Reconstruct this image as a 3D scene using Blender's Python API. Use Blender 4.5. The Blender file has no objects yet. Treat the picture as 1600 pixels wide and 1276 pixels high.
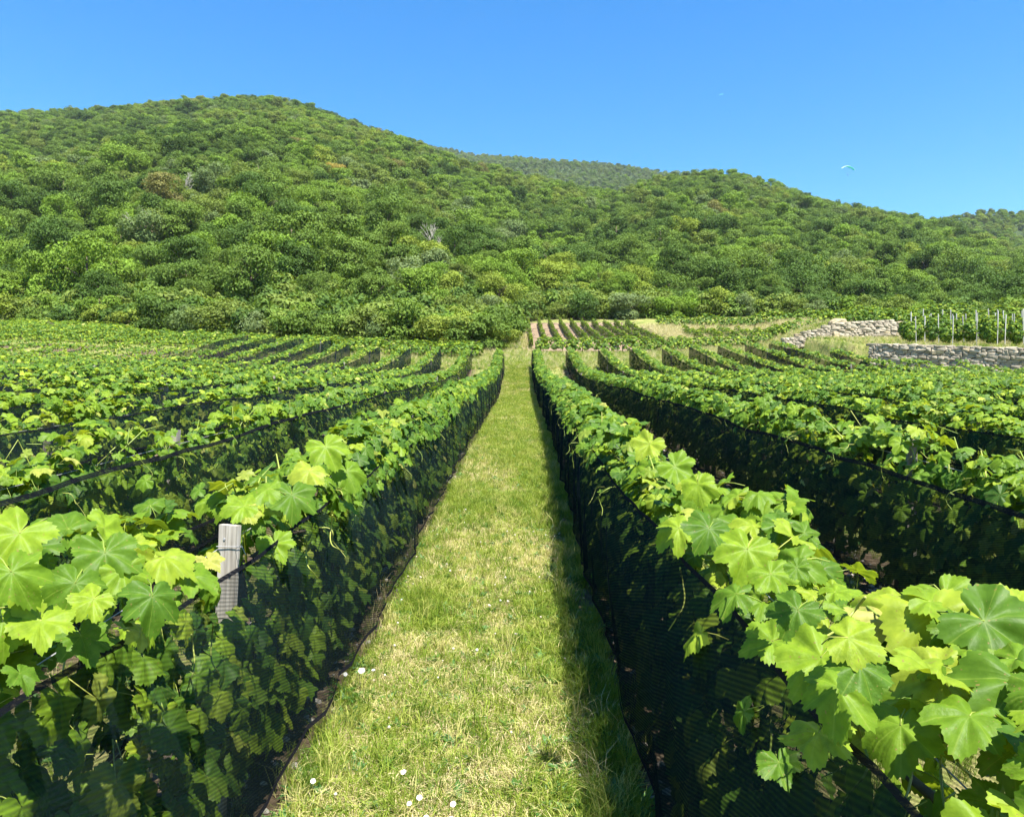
import bpy, bmesh, math, random
import numpy as np
from mathutils import Vector, Matrix, Euler

SC = bpy.context.scene
COL = SC.collection
R = np.random.default_rng(7)
random.seed(7)
rad = math.radians

# ------------------------------------------------------------------ camera
F_PX, XV, YH = 1230.0, 813.0, 672.0          # focal length, vanishing column and horizon row in photograph pixels
CAM = np.array([0.18, 0.0, 1.75])
PITCH = math.atan((YH - 638.0) / F_PX)
YAW = math.atan((XV - 800.0) / F_PX)
cd = bpy.data.cameras.new('camera'); cam = bpy.data.objects.new('camera', cd); COL.objects.link(cam)
cam.location = CAM
cam.rotation_euler = (math.pi / 2 + PITCH, 0, YAW)
cd.sensor_width = 36.0; cd.lens = 36.0 * F_PX / 1600.0
cd.clip_start = 0.05; cd.clip_end = 6000
SC.camera = cam

# ------------------------------------------------------------------ sky and sun
SUN_DIR = Vector((0.24, -0.48, 1.0)).normalized()       # towards the sun
SUN_EL = math.asin(SUN_DIR.z)
SUN_AZ = math.atan2(SUN_DIR.x, SUN_DIR.y)
w = bpy.data.worlds.new('World'); SC.world = w; w.use_nodes = True
nt = w.node_tree; nt.nodes.clear()
sky = nt.nodes.new('ShaderNodeTexSky'); sky.sky_type = 'NISHITA'; sky.sun_disc = False
sky.sun_elevation = SUN_EL; sky.sun_rotation = SUN_AZ
sky.altitude = 600; sky.air_density = 1.0; sky.dust_density = 0.3; sky.ozone_density = 2.2
hs = nt.nodes.new('ShaderNodeHueSaturation'); hs.inputs['Saturation'].default_value = 1.42; hs.inputs['Hue'].default_value = .499; hs.inputs['Value'].default_value = 1.0
bg = nt.nodes.new('ShaderNodeBackground'); bg.inputs[1].default_value = 0.084
out = nt.nodes.new('ShaderNodeOutputWorld')
nt.links.new(sky.outputs[0], hs.inputs['Color']); nt.links.new(hs.outputs[0], bg.inputs[0]); nt.links.new(bg.outputs[0], out.inputs[0])
sd = bpy.data.lights.new('sun', 'SUN'); sun = bpy.data.objects.new('sun', sd); COL.objects.link(sun)
sd.energy = 4.6; sd.angle = rad(0.5); sd.color = (1.0, 0.955, 0.87)
sun.rotation_euler = SUN_DIR.to_track_quat('Z', 'Y').to_euler(); sun.location = (20, -20, 60)
SC.view_settings.view_transform = 'Standard'; SC.view_settings.look = 'None'
SC.view_settings.exposure = 1.80; SC.view_settings.gamma = 1.0; SC.view_settings.use_curve_mapping = False
SC.render.engine = 'CYCLES'
cy = SC.cycles
cy.max_bounces = 6; cy.diffuse_bounces = 3; cy.glossy_bounces = 2; cy.transmission_bounces = 4; cy.transparent_max_bounces = 14
cy.use_denoising = True; cy.denoiser = 'OPENIMAGEDENOISE'; cy.caustics_reflective = False; cy.caustics_refractive = False

# ------------------------------------------------------------------ basic helpers
def tag(o, label=None, cat=None, group=None, kind=None):
    if label: o['label'] = label
    if cat: o['category'] = cat
    if group: o['group'] = group
    if kind: o['kind'] = kind
    return o

def link(o, parent=None):
    COL.objects.link(o)
    if parent is not None:
        o.parent = parent
        o.location = Vector(o.location) - abs_loc(parent)
    return o

def abs_loc(o):
    v = Vector(o.location)
    while o.parent is not None:
        o = o.parent; v += Vector(o.location)
    return v

def thing(name, label, cat, loc=(0, 0, 0), group=None):
    o = bpy.data.objects.new(name, None); o.empty_display_size = 0.1
    o.location = loc; COL.objects.link(o)
    return tag(o, label, cat, group)

def mesh(name, verts, faces, mats=(), smooth=False):
    me = bpy.data.meshes.new(name)
    me.from_pydata([tuple(v) for v in verts], [], [tuple(f) for f in faces])
    for m in (mats if isinstance(mats, (list, tuple)) else [mats]): me.materials.append(m)
    if smooth: me.polygons.foreach_set('use_smooth', [True] * len(me.polygons))
    me.update()
    return me

def obj(name, me, parent=None, loc=(0, 0, 0), rot=(0, 0, 0), scale=(1, 1, 1)):
    o = bpy.data.objects.new(name, me); o.location = loc; o.rotation_euler = rot; o.scale = scale
    return link(o, parent)

def tube_data(pts, radii, sides=6):
    P = np.asarray(pts, float); n = len(P)
    rr = np.full(n, radii) if np.isscalar(radii) else np.asarray(radii, float)
    T = np.gradient(P, axis=0); T /= np.linalg.norm(T, axis=1)[:, None] + 1e-9
    up = np.array([0.31, 0.17, 0.93])
    V = []
    for i in range(n):
        a = np.cross(T[i], up); a /= np.linalg.norm(a) + 1e-9
        b = np.cross(T[i], a)
        for k in range(sides):
            th = 2 * math.pi * k / sides
            V.append(P[i] + rr[i] * (a * math.cos(th) + b * math.sin(th)))
    Fs = []
    for i in range(n - 1):
        for k in range(sides):
            k2 = (k + 1) % sides
            Fs.append((i * sides + k, i * sides + k2, (i + 1) * sides + k2, (i + 1) * sides + k))
    Fs.append(tuple(range(sides - 1, -1, -1))); Fs.append(tuple((n - 1) * sides + k for k in range(sides)))
    return V, Fs

class MB:
    def __init__(self): self.v, self.f = [], []
    def add(self, v, f):
        b = len(self.v); self.v += [tuple(p) for p in v]; self.f += [tuple(i + b for i in q) for q in f]
    def tube(self, pts, r, sides=6): self.add(*tube_data(pts, r, sides))
    def box(self, c, s, jit=0.0):
        v = [(c[0] + sx * s[0] / 2, c[1] + sy * s[1] / 2, c[2] + sz * s[2] / 2) for sz in (-1, 1) for sy in (-1, 1) for sx in (-1, 1)]
        if jit: v = [tuple(q + random.uniform(-jit, jit) for q in p) for p in v]
        self.add(v, [(0, 2, 3, 1), (4, 5, 7, 6), (0, 1, 5, 4), (2, 6, 7, 3), (0, 4, 6, 2), (1, 3, 7, 5)])
    def mesh(self, name, mat, smooth=False): return mesh(name, self.v, self.f, mat, smooth)

def vnoise(x, y=0.0, seed=0):
    """smooth value noise in -1..1"""
    x = np.asarray(x, float); y = np.asarray(y, float) + x * 0
    xi = np.floor(x).astype(np.int64); yi = np.floor(y).astype(np.int64)
    fx = x - xi; fy = y - yi
    fx = fx * fx * (3 - 2 * fx); fy = fy * fy * (3 - 2 * fy)
    def h(a, b):
        q = (a * 374761393 + b * 668265263 + seed * 1442695041) & 0xffffffff
        q = ((q ^ (q >> 13)) * 1274126177) & 0xffffffff
        return ((q ^ (q >> 16)) & 0xffff) / 32767.5 - 1
    return (h(xi, yi) * (1 - fx) + h(xi + 1, yi) * fx) * (1 - fy) + (h(xi, yi + 1) * (1 - fx) + h(xi + 1, yi + 1) * fx) * fy

def basis_euler(n, t):
    n = n / (np.linalg.norm(n, axis=1)[:, None] + 1e-9)
    y = t - (t * n).sum(1)[:, None] * n
    y /= np.linalg.norm(y, axis=1)[:, None] + 1e-9
    x = np.cross(y, n)
    ey = np.arcsin(np.clip(-x[:, 2], -1, 1)); ex = np.arctan2(y[:, 2], n[:, 2]); ez = np.arctan2(x[:, 1], x[:, 0])
    return np.stack([ex, ey, ez], 1)

_groups = {}
def scatter(name, pts, eul, scl, idx, protos, parent=None):
    """one object whose points carry copies of the unlinked source meshes"""
    pts = np.asarray(pts, np.float32); n = len(pts)
    me = bpy.data.meshes.new(name); me.vertices.add(n)
    me.vertices.foreach_set('co', pts.ravel())
    a = me.attributes.new('rot', 'FLOAT_VECTOR', 'POINT'); a.data.foreach_set('vector', np.asarray(eul, np.float32).ravel())
    a = me.attributes.new('scl', 'FLOAT', 'POINT'); a.data.foreach_set('value', np.asarray(scl, np.float32).ravel())
    a = me.attributes.new('idx', 'INT', 'POINT'); a.data.foreach_set('value', np.asarray(idx, np.int32).ravel())
    for p in protos:
        for m in p.data.materials:
            if m.name not in me.materials: me.materials.append(m)
    key = tuple(p.name for p in protos)
    g = _groups.get(key)
    if g is None:
        g = bpy.data.node_groups.new('scatter', 'GeometryNodeTree')
        g.interface.new_socket('Geometry', in_out='INPUT', socket_type='NodeSocketGeometry')
        g.interface.new_socket('Geometry', in_out='OUTPUT', socket_type='NodeSocketGeometry')
        N = g.nodes.new; L = g.links.new
        gi = N('NodeGroupInput'); go = N('NodeGroupOutput'); iop = N('GeometryNodeInstanceOnPoints'); jn = N('GeometryNodeJoinGeometry')
        for p in protos:
            oi = N('GeometryNodeObjectInfo'); oi.inputs[0].default_value = p; oi.transform_space = 'ORIGINAL'
            gt = N('GeometryNodeGeometryToInstance'); L(oi.outputs['Geometry'], gt.inputs[0]); L(gt.outputs[0], jn.inputs[0])
        def attr(nm, ty):
            q = N('GeometryNodeInputNamedAttribute'); q.data_type = ty; q.inputs[0].default_value = nm
            return q.outputs[0]
        L(gi.outputs[0], iop.inputs['Points']); L(jn.outputs[0], iop.inputs['Instance'])
        iop.inputs['Pick Instance'].default_value = True
        L(attr('idx', 'INT'), iop.inputs['Instance Index'])
        e2r = N('FunctionNodeEulerToRotation'); L(attr('rot', 'FLOAT_VECTOR'), e2r.inputs[0]); L(e2r.outputs[0], iop.inputs['Rotation'])
        L(attr('scl', 'FLOAT'), iop.inputs['Scale'])
        L(iop.outputs[0], go.inputs[0])
        _groups[key] = g
    o = obj(name, me, parent)
    md = o.modifiers.new('scatter', 'NODES'); md.node_group = g
    return o

# ------------------------------------------------------------------ materials
def new_mat(name):
    m = bpy.data.materials.new(name); m.use_nodes = True
    t = m.node_tree; t.nodes.clear()
    o = t.nodes.new('ShaderNodeOutputMaterial')
    return m, t, t.nodes.new, t.links.new, o

def ramp(N, stops, interp='LINEAR'):
    r = N('ShaderNodeValToRGB'); r.color_ramp.interpolation = interp
    e = r.color_ramp.elements
    while len(e) < len(stops): e.new(0.5)
    for q, (p, c) in zip(e, stops): q.position = p; q.color = (*c, 1)
    return r

def foliage_mat(name, stops, transl=0.4, tint=(1.25, 1.15, 0.6), back=None, veins=False, rough=0.45, noise=None, spec=0.4):
    m, t, N, L, o = new_mat(name)
    oi = N('ShaderNodeObjectInfo'); r = ramp(N, stops); L(oi.outputs['Random'], r.inputs[0])
    c = r.outputs[0]
    if noise:
        tc = N('ShaderNodeNewGeometry'); nz = N('ShaderNodeTexNoise'); nz.inputs['Scale'].default_value = noise[0]; nz.inputs['Detail'].default_value = 2
        L(tc.outputs['Position'], nz.inputs['Vector'])
        rr = ramp(N, [(0.3, (noise[1],) * 3), (0.7, (noise[2],) * 3)]); L(nz.outputs[0], rr.inputs[0])
        mx = N('ShaderNodeMix'); mx.data_type = 'RGBA'; mx.blend_type = 'MULTIPLY'; mx.inputs[0].default_value = 1
        L(c, mx.inputs[6]); L(rr.outputs[0], mx.inputs[7]); c = mx.outputs[2]
    if veins:
        at = N('ShaderNodeAttribute'); at.attribute_name = 'vein'
        mr = N('ShaderNodeMapRange'); mr.inputs[1].default_value = 0.72; mr.inputs[2].default_value = 1.0; mr.inputs[4].default_value = 0.30
        L(at.outputs['Fac'], mr.inputs[0])
        mx = N('ShaderNodeMix'); mx.data_type = 'RGBA'; L(mr.outputs[0], mx.inputs[0]); L(c, mx.inputs[6]); mx.inputs[7].default_value = (0.30, 0.38, 0.07, 1)
        c = mx.outputs[2]
        uvm = N('ShaderNodeUVMap'); mn = N('ShaderNodeTexNoise'); mn.inputs['Scale'].default_value = 7; mn.inputs['Detail'].default_value = 5; L(uvm.outputs[0], mn.inputs['Vector'])
        mrr = ramp(N, [(.30, (.74, .78, .7)), (.5, (1, 1, 1)), (.72, (1.22, 1.16, 1.1))]); L(mn.outputs[0], mrr.inputs[0])
        mm = N('ShaderNodeMix'); mm.data_type = 'RGBA'; mm.blend_type = 'MULTIPLY'; mm.inputs[0].default_value = 1; L(c, mm.inputs[6]); L(mrr.outputs[0], mm.inputs[7]); c = mm.outputs[2]
        sn = N('ShaderNodeTexNoise'); sn.inputs['Scale'].default_value = 26; sn.inputs['Detail'].default_value = 1
        sv = N('ShaderNodeVectorMath'); sv.operation = 'ADD'; L(uvm.outputs[0], sv.inputs[0]); L(oi.outputs['Random'], sv.inputs[1]); L(sv.outputs[0], sn.inputs['Vector'])
        sr = N('ShaderNodeMapRange'); sr.inputs[1].default_value = .70; sr.inputs[2].default_value = .74; sr.inputs[4].default_value = .8; L(sn.outputs[0], sr.inputs[0])
        sm = N('ShaderNodeMix'); sm.data_type = 'RGBA'; L(sr.outputs[0], sm.inputs[0]); L(c, sm.inputs[6]); sm.inputs[7].default_value = (.24, .17, .06, 1); c = sm.outputs[2]
    if back:
        ge = N('ShaderNodeNewGeometry'); mx = N('ShaderNodeMix'); mx.data_type = 'RGBA'
        ml = N('ShaderNodeMath'); ml.operation = 'MULTIPLY'; ml.inputs[1].default_value = 0.6; L(ge.outputs['Backfacing'], ml.inputs[0])
        L(ml.outputs[0], mx.inputs[0]); L(c, mx.inputs[6]); mx.inputs[7].default_value = (*back, 1); c = mx.outputs[2]
    p = N('ShaderNodeBsdfPrincipled'); p.inputs['Roughness'].default_value = rough; p.inputs['Specular IOR Level'].default_value = spec
    L(c, p.inputs['Base Color'])
    if veins:
        bz = N('ShaderNodeTexNoise'); bz.inputs['Scale'].default_value = 18; bz.inputs['Detail'].default_value = 3
        uv = N('ShaderNodeUVMap'); L(uv.outputs[0], bz.inputs['Vector'])
        bp = N('ShaderNodeBump'); bp.inputs['Strength'].default_value = 0.3; bp.inputs['Distance'].default_value = 0.003
        L(bz.outputs[0], bp.inputs['Height']); L(bp.outputs[0], p.inputs['Normal'])
    tr = N('ShaderNodeBsdfTranslucent'); mt = N('ShaderNodeMix'); mt.data_type = 'RGBA'; mt.blend_type = 'MULTIPLY'; mt.inputs[0].default_value = 1
    L(c, mt.inputs[6]); mt.inputs[7].default_value = (*tint, 1); L(mt.outputs[2], tr.inputs[0])
    ms = N('ShaderNodeMixShader'); ms.inputs[0].default_value = transl
    L(p.outputs[0], ms.inputs[1]); L(tr.outputs[0], ms.inputs[2]); L(ms.outputs[0], o.inputs[0])
    return m

M_LEAF = foliage_mat('vine_leaf', [(0.0, (.085, .17, .013)), (.25, (.17, .275, .018)), (.65, (.27, .375, .026)), (.95, (.35, .43, .04)), (1, (.46, .46, .15))],
                     0.45, (1.35, 1.15, .35), (.17, .25, .04), True, rough=.5, spec=.22)
M_LEAFN = foliage_mat('near_vine_leaf', [(0.0, (.070, .15, .012)), (.3, (.125, .225, .014)), (.7, (.19, .295, .018)), (.95, (.26, .34, .028)), (1, (.36, .36, .09))],  # less bright tone for leaves of the near rows
                     0.45, (1.35, 1.15, .35), (.17, .25, .04), True, rough=.5, spec=.22)
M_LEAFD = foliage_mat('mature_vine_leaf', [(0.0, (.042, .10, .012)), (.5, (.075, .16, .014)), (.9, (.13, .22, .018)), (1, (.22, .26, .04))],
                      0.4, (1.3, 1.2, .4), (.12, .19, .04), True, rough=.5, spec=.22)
M_STALK = foliage_mat('green_stalk', [(0, (.20, .28, .04)), (1, (.36, .38, .08))], .2)
M_GRASS = foliage_mat('grass_blade', [(0, (.085, .165, .016)), (.35, (.165, .25, .024)), (.7, (.27, .34, .045)), (.9, (.40, .42, .11)), (1, (.54, .49, .22))], .4, (1.2, 1.1, .6), rough=.6, spec=.25)
M_STRAW = foliage_mat('dry_grass', [(0, (.36, .33, .12)), (.5, (.50, .43, .21)), (1, (.62, .54, .32))], .25, (1.1, 1.05, .8), rough=.8, spec=.1)
M_WEED = foliage_mat('weed_leaf', [(0, (.035, .11, .02)), (.6, (.07, .17, .03)), (1, (.14, .26, .09))], .35, rough=.5)

def tree_mat(name, a, b):
    a = tuple(q * 1.07 for q in a); b = tuple(q * 1.07 for q in b)
    return foliage_mat(name, [(0, a), (1, b)], .3, (1.3, 1.2, .5), rough=.65, spec=.15, noise=(.55, .72, 1.22))
TONES = {
    'dark green': tree_mat('dark_green_foliage', (.062, .115, .019), (.075, .13, .021)),
    'mid green': tree_mat('mid_green_foliage', (.095, .158, .024), (.115, .18, .027)),
    'bright green': tree_mat('bright_green_foliage', (.125, .21, .022), (.15, .235, .028)),
    'olive green': tree_mat('olive_green_foliage', (.125, .175, .029), (.145, .195, .036)),
    'greyish green': tree_mat('greyish_green_foliage', (.12, .175, .055), (.15, .20, .075)),
    'yellowish green': tree_mat('yellowish_green_foliage', (.17, .23, .027), (.20, .255, .036)),
    'brownish': tree_mat('brownish_foliage', (.16, .16, .045), (.19, .18, .055)),
    'golden yellow': tree_mat('golden_foliage', (.36, .29, .06), (.40, .32, .07)),
}

def simple_mat(name, col, rough=.8, noise=None, spec=.3, bump=0):
    m, t, N, L, o = new_mat(name)
    p = N('ShaderNodeBsdfPrincipled'); p.inputs['Roughness'].default_value = rough; p.inputs['Specular IOR Level'].default_value = spec
    if noise:
        tc = N('ShaderNodeTexCoord'); mp = N('ShaderNodeMapping'); mp.inputs['Scale'].default_value = noise[0]
        L(tc.outputs['Object'], mp.inputs[0]); nz = N('ShaderNodeTexNoise'); nz.inputs['Scale'].default_value = noise[1]; nz.inputs['Detail'].default_value = 6
        L(mp.outputs[0], nz.inputs['Vector'])
        r = ramp(N, [(.3, noise[2]), (.5, col), (.7, noise[3])]); L(nz.outputs[0], r.inputs[0])
        oi = N('ShaderNodeObjectInfo'); mr = N('ShaderNodeMapRange'); mr.inputs[3].default_value = .7; mr.inputs[4].default_value = 1.25
        L(oi.outputs['Random'], mr.inputs[0])
        mx = N('ShaderNodeMix'); mx.data_type = 'RGBA'; mx.blend_type = 'MULTIPLY'; mx.inputs[0].default_value = 1
        L(r.outputs[0], mx.inputs[6]); L(mr.outputs[0], mx.inputs[7]); L(mx.outputs[2], p.inputs['Base Color'])
        if bump:
            bp = N('ShaderNodeBump'); bp.inputs['Strength'].default_value = .8; bp.inputs['Distance'].default_value = bump
            L(nz.outputs[0], bp.inputs['Height']); L(bp.outputs[0], p.inputs['Normal'])
    else: p.inputs['Base Color'].default_value = (*col, 1)
    L(p.outputs[0], o.inputs[0])
    return m

M_BARK = simple_mat('bark', (.10, .075, .05), .9, ((1, 1, .2), 9, (.05, .035, .025), (.17, .14, .10)), bump=.02)
M_DEAD = simple_mat('bleached_wood', (.36, .33, .28), .9)
M_POST = simple_mat('weathered_post', (.27, .245, .205), .9, ((16, 16, .7), 4, (.13, .11, .09), (.37, .34, .30)), bump=.004)
M_POSTD = simple_mat('grey_post', (.20, .18, .15), .9, ((14, 14, .8), 4, (.11, .095, .08), (.28, .255, .22)), bump=.004)
M_STAKE = simple_mat('pale_stake', (.36, .35, .32), .8, ((10, 10, 1), 3, (.27, .26, .24), (.43, .42, .39)))
M_STONE = simple_mat('wall_stone', (.32, .275, .205), .95, ((1, 1, 1.5), 5, (.20, .165, .12), (.42, .37, .285)), spec=.15, bump=.03)
M_STONEY = simple_mat('ochre_stone', (.33, .265, .165), .95, ((1, 1, 1), 5, (.24, .185, .11), (.40, .34, .23)), spec=.15, bump=.03)
M_PEBBLE = simple_mat('pebble', (.34, .31, .27), .9, ((1, 1, 1), 20, (.25, .22, .19), (.46, .43, .38)), spec=.2)
M_CORE = simple_mat('wall_core', (.19, .165, .135), 1.0)
M_WIRE = simple_mat('wire', (.30, .30, .30), .4)
M_PETAL = foliage_mat('white_petal', [(0, (.78, .76, .76)), (1, (.82, .82, .82))], .3, (1, 1, 1), rough=.6, spec=.1)
M_CLOVER = foliage_mat('clover_bloom', [(0, (.52, .45, .34)), (1, (.72, .70, .62))], .3, (1, 1, 1), rough=.7, spec=.1)

def net_mat(name, lo, hi, col):
    m, t, N, L, o = new_mat(name)
    uv = N('ShaderNodeUVMap')
    wv = N('ShaderNodeTexWave'); wv.wave_type = 'BANDS'; wv.bands_direction = 'DIAGONAL'; wv.inputs['Scale'].default_value = 34.0; wv.inputs['Distortion'].default_value = .6; wv.inputs['Detail'].default_value = 1
    mp = N('ShaderNodeMapping'); mp.inputs['Scale'].default_value = (.45, 1.5, 1); L(uv.outputs[0], mp.inputs[0]); L(mp.outputs[0], wv.inputs['Vector'])
    nz = N('ShaderNodeTexNoise'); nz.inputs['Scale'].default_value = 1.3; nz.inputs['Detail'].default_value = 3; L(uv.outputs[0], nz.inputs['Vector'])
    mr = N('ShaderNodeMapRange'); mr.inputs[3].default_value = lo; mr.inputs[4].default_value = hi; L(wv.outputs['Fac'], mr.inputs[0])
    ad = N('ShaderNodeMath'); ad.operation = 'MULTIPLY_ADD'; ad.inputs[1].default_value = .22; L(nz.outputs[0], ad.inputs[0]); L(mr.outputs[0], ad.inputs[2])
    sb = N('ShaderNodeMath'); sb.operation = 'SUBTRACT'; sb.inputs[1].default_value = .11; sb.use_clamp = True; L(ad.outputs[0], sb.inputs[0])
    d = N('ShaderNodeBsdfDiffuse'); d.inputs['Color'].default_value = (*col, 1)
    ge = N('ShaderNodeNewGeometry'); dt = N('ShaderNodeVectorMath'); dt.operation = 'DOT_PRODUCT'; L(ge.outputs['Normal'], dt.inputs[0]); L(ge.outputs['Incoming'], dt.inputs[1])
    ab = N('ShaderNodeMath'); ab.operation = 'ABSOLUTE'; L(dt.outputs['Value'], ab.inputs[0])
    mx_ = N('ShaderNodeMath'); mx_.operation = 'MAXIMUM'; mx_.inputs[1].default_value = .27; L(ab.outputs[0], mx_.inputs[0])
    iv = N('ShaderNodeMath'); iv.operation = 'DIVIDE'; iv.inputs[0].default_value = 1.0; L(mx_.outputs[0], iv.inputs[1])
    op = N('ShaderNodeMath'); op.operation = 'SUBTRACT'; op.inputs[0].default_value = 1.0; L(sb.outputs[0], op.inputs[1])
    pw = N('ShaderNodeMath'); pw.operation = 'POWER'; L(op.outputs[0], pw.inputs[0]); L(iv.outputs[0], pw.inputs[1])
    al = N('ShaderNodeMath'); al.operation = 'SUBTRACT'; al.inputs[0].default_value = 1.0; L(pw.outputs[0], al.inputs[1])
    tr = N('ShaderNodeBsdfTransparent'); ms = N('ShaderNodeMixShader')
    L(al.outputs[0], ms.inputs[0]); L(tr.outputs[0], ms.inputs[1]); L(d.outputs[0], ms.inputs[2]); L(ms.outputs[0], o.inputs[0])
    return m
M_NET = net_mat('black_netting', .11, .31, (.010, .017, .019))
M_NET_SHADE = net_mat('shade_darkened_netting', .26, .46, (.010, .017, .020))  # right rows' shade put in as extra opacity; outer left rows share it
M_HEM = net_mat('black_net_hem', .55, .85, (.016, .017, .022))

# ground
def ground_mat(name, path=False, soil=False):
    m, t, N, L, o = new_mat(name)
    tc = N('ShaderNodeNewGeometry')
    n1 = N('ShaderNodeTexNoise'); n1.inputs['Scale'].default_value = .9; n1.inputs['Detail'].default_value = 5; L(tc.outputs['Position'], n1.inputs['Vector'])
    n2 = N('ShaderNodeTexNoise'); n2.inputs['Scale'].default_value = 14; n2.inputs['Detail'].default_value = 6; L(tc.outputs['Position'], n2.inputs['Vector'])
    n3 = N('ShaderNodeTexNoise'); n3.inputs['Scale'].default_value = 70; n3.inputs['Detail'].default_value = 3; L(tc.outputs['Position'], n3.inputs['Vector'])
    if soil: c1, c2, c3 = (.155, .11, .07), (.20, .145, .095), (.25, .19, .13)
    elif path: c1, c2, c3 = (.10, .18, .02), (.22, .29, .045), (.42, .39, .14)
    else: c1, c2, c3 = (.09, .13, .025), (.17, .19, .05), (.27, .245, .10)
    a = N('ShaderNodeMath'); a.operation = 'MULTIPLY_ADD'; a.inputs[1].default_value = .5; L(n2.outputs[0], a.inputs[0])
    b = N('ShaderNodeMath'); b.operation = 'MULTIPLY'; b.inputs[1].default_value = .5; L(n1.outputs[0], b.inputs[0]); L(b.outputs[0], a.inputs[2])
    r = ramp(N, [(.38, c1), (.5, c2), (.62, c3)]); L(a.outputs[0], r.inputs[0])
    c = r.outputs[0]
    if not soil and not path:
        at = N('ShaderNodeAttribute'); at.attribute_name = 'soil'
        sr = ramp(N, [(.3, (.055, .04, .025)), (.55, (.11, .08, .05)), (.75, (.20, .16, .11))]); L(n2.outputs[0], sr.inputs[0])
        mx = N('ShaderNodeMix'); mx.data_type = 'RGBA'
        e = N('ShaderNodeMath'); e.operation = 'MULTIPLY_ADD'; e.inputs[1].default_value = 1.6; e.use_clamp = True
        s = N('ShaderNodeMath'); s.operation = 'SUBTRACT'; s.inputs[1].default_value = .75; L(n2.outputs[0], s.inputs[0])
        L(at.outputs['Fac'], e.inputs[0]); L(s.outputs[0], e.inputs[2]); L(e.outputs[0], mx.inputs[0]); L(c, mx.inputs[6]); L(sr.outputs[0], mx.inputs[7]); c = mx.outputs[2]
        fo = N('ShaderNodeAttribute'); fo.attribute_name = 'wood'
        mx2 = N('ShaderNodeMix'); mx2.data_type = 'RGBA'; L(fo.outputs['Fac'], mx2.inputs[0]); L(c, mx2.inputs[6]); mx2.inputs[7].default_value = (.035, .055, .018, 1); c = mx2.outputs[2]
    p = N('ShaderNodeBsdfPrincipled'); p.inputs['Roughness'].default_value = .95; p.inputs['Specular IOR Level'].default_value = .1
    L(c, p.inputs['Base Color'])
    bp = N('ShaderNodeBump'); bp.inputs['Strength'].default_value = .7; bp.inputs['Distance'].default_value = .03
    h = N('ShaderNodeMath'); h.operation = 'ADD'; L(n2.outputs[0], h.inputs[0]); L(n3.outputs[0], h.inputs[1]); L(h.outputs[0], bp.inputs['Height']); L(bp.outputs[0], p.inputs['Normal'])
    L(p.outputs[0], o.inputs[0])
    return m
M_GROUND = ground_mat('field_ground'); M_PATH = ground_mat('mown_grass_ground', path=True); M_SOIL = ground_mat('bare_pale_soil', soil=True)

# ------------------------------------------------------------------ terrain
SLOPE = (YH - 555.0) / F_PX
_ry = np.array([-60, 17, 28, 33, 37, 40, 43, 47, 52, 58, 66, 75, 95, 130])
_rz = np.array([0, 0, -.10, .0, .27, .66, 1.08, 1.45, 1.95, 2.6, 3.4, 4.5, 7.6, 13.6])
_yy = np.linspace(-60, 130, 1901); _zz = np.interp(_yy, _ry, _rz)
_zz = np.convolve(np.pad(_zz, 20, mode='edge'), np.ones(41) / 41, 'valid')
def sstep(a, b, x):
    t = np.clip((np.asarray(x, float) - a) / (b - a), 0, 1); return t * t * (3 - 2 * t)

def near_z(X, Y):
    X = np.asarray(X, float); Y = np.asarray(Y, float)
    z = SLOPE * np.clip(Y, -40, 130) + np.interp(Y, _yy, _zz)
    z = z + .04 * np.clip(-X - 3.2, 0, 30) * (1 - .35 * sstep(40, 60, Y))
    # right-hand terraces
    wx = wall2_x(Y)
    m1 = sstep(wx - .05, wx + .35, X) * (1 - sstep(47.4, 47.8, Y)) * sstep(2, 6, Y)
    t1 = 1.75 + SLOPE * Y + np.interp(Y, [20, 29, 35, 41, 46, 60], [-.2, 0, .28, .62, 1.0, 1.2]) - .04
    z = z * (1 - m1) + t1 * m1
    m2 = sstep(47.4, 47.8, Y) * np.clip((X - 16.0) / 3.6, 0, 1) * (1 - sstep(50, 62, Y) * (1 - sstep(19, 24, X))) * (1 - sstep(66, 80, Y))
    t2 = 1.75 + SLOPE * Y + np.interp(Y, [47, 60, 80], [1.9, 2.3, 3.4])
    z = z * (1 - m2) + np.maximum(t2, z) * m2
    return z
def wall2_x(Y): return np.interp(Y, [20, 27, 28, 35, 41, 47], [200, 60, 29.7, 23.0, 17.2, 17.0])

CRX = [-700, -300, 0, 150, 280, 410, 470, 550, 640, 700, 800, 900, 960, 1000, 1050, 1110, 1180, 1240, 1300, 1400, 1480, 1600, 1900]
CRY = [195, 167, 152, 149, 135, 131, 143, 174, 201, 230, 254, 275, 284, 271, 255, 249, 257, 280, 297, 315, 329, 372, 420]
CRR = [520, 500, 480, 470, 460, 450, 445, 440, 435, 430, 420, 400, 385, 385, 385, 380, 380, 380, 380, 385, 390, 390, 400]
FX = [-700, 0, 200, 400, 600, 700, 760, 800, 820, 1200, 1420, 1600, 2300]
FY = [70, 64, 57, 53, 53, 56, 61, 72, 80, 84, 76, 66, 66]
GX = [-700, 0, 500, 640, 700, 740, 830, 950, 1040, 1100, 1300, 1440, 1480, 1540, 1600, 1800, 2300]
GY = [330, 300, 250, 214, 222, 231, 237, 246, 259, 275, 330, 348, 331, 317, 321, 335, 380]
def far_crest(xi): return np.interp(xi, GX, GY), np.interp(xi, [0, 700, 1100, 1400, 1500], [1200, 1150, 1000, 700, 640])
def foot_y(xi): return np.interp(xi, FX, FY)
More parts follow.
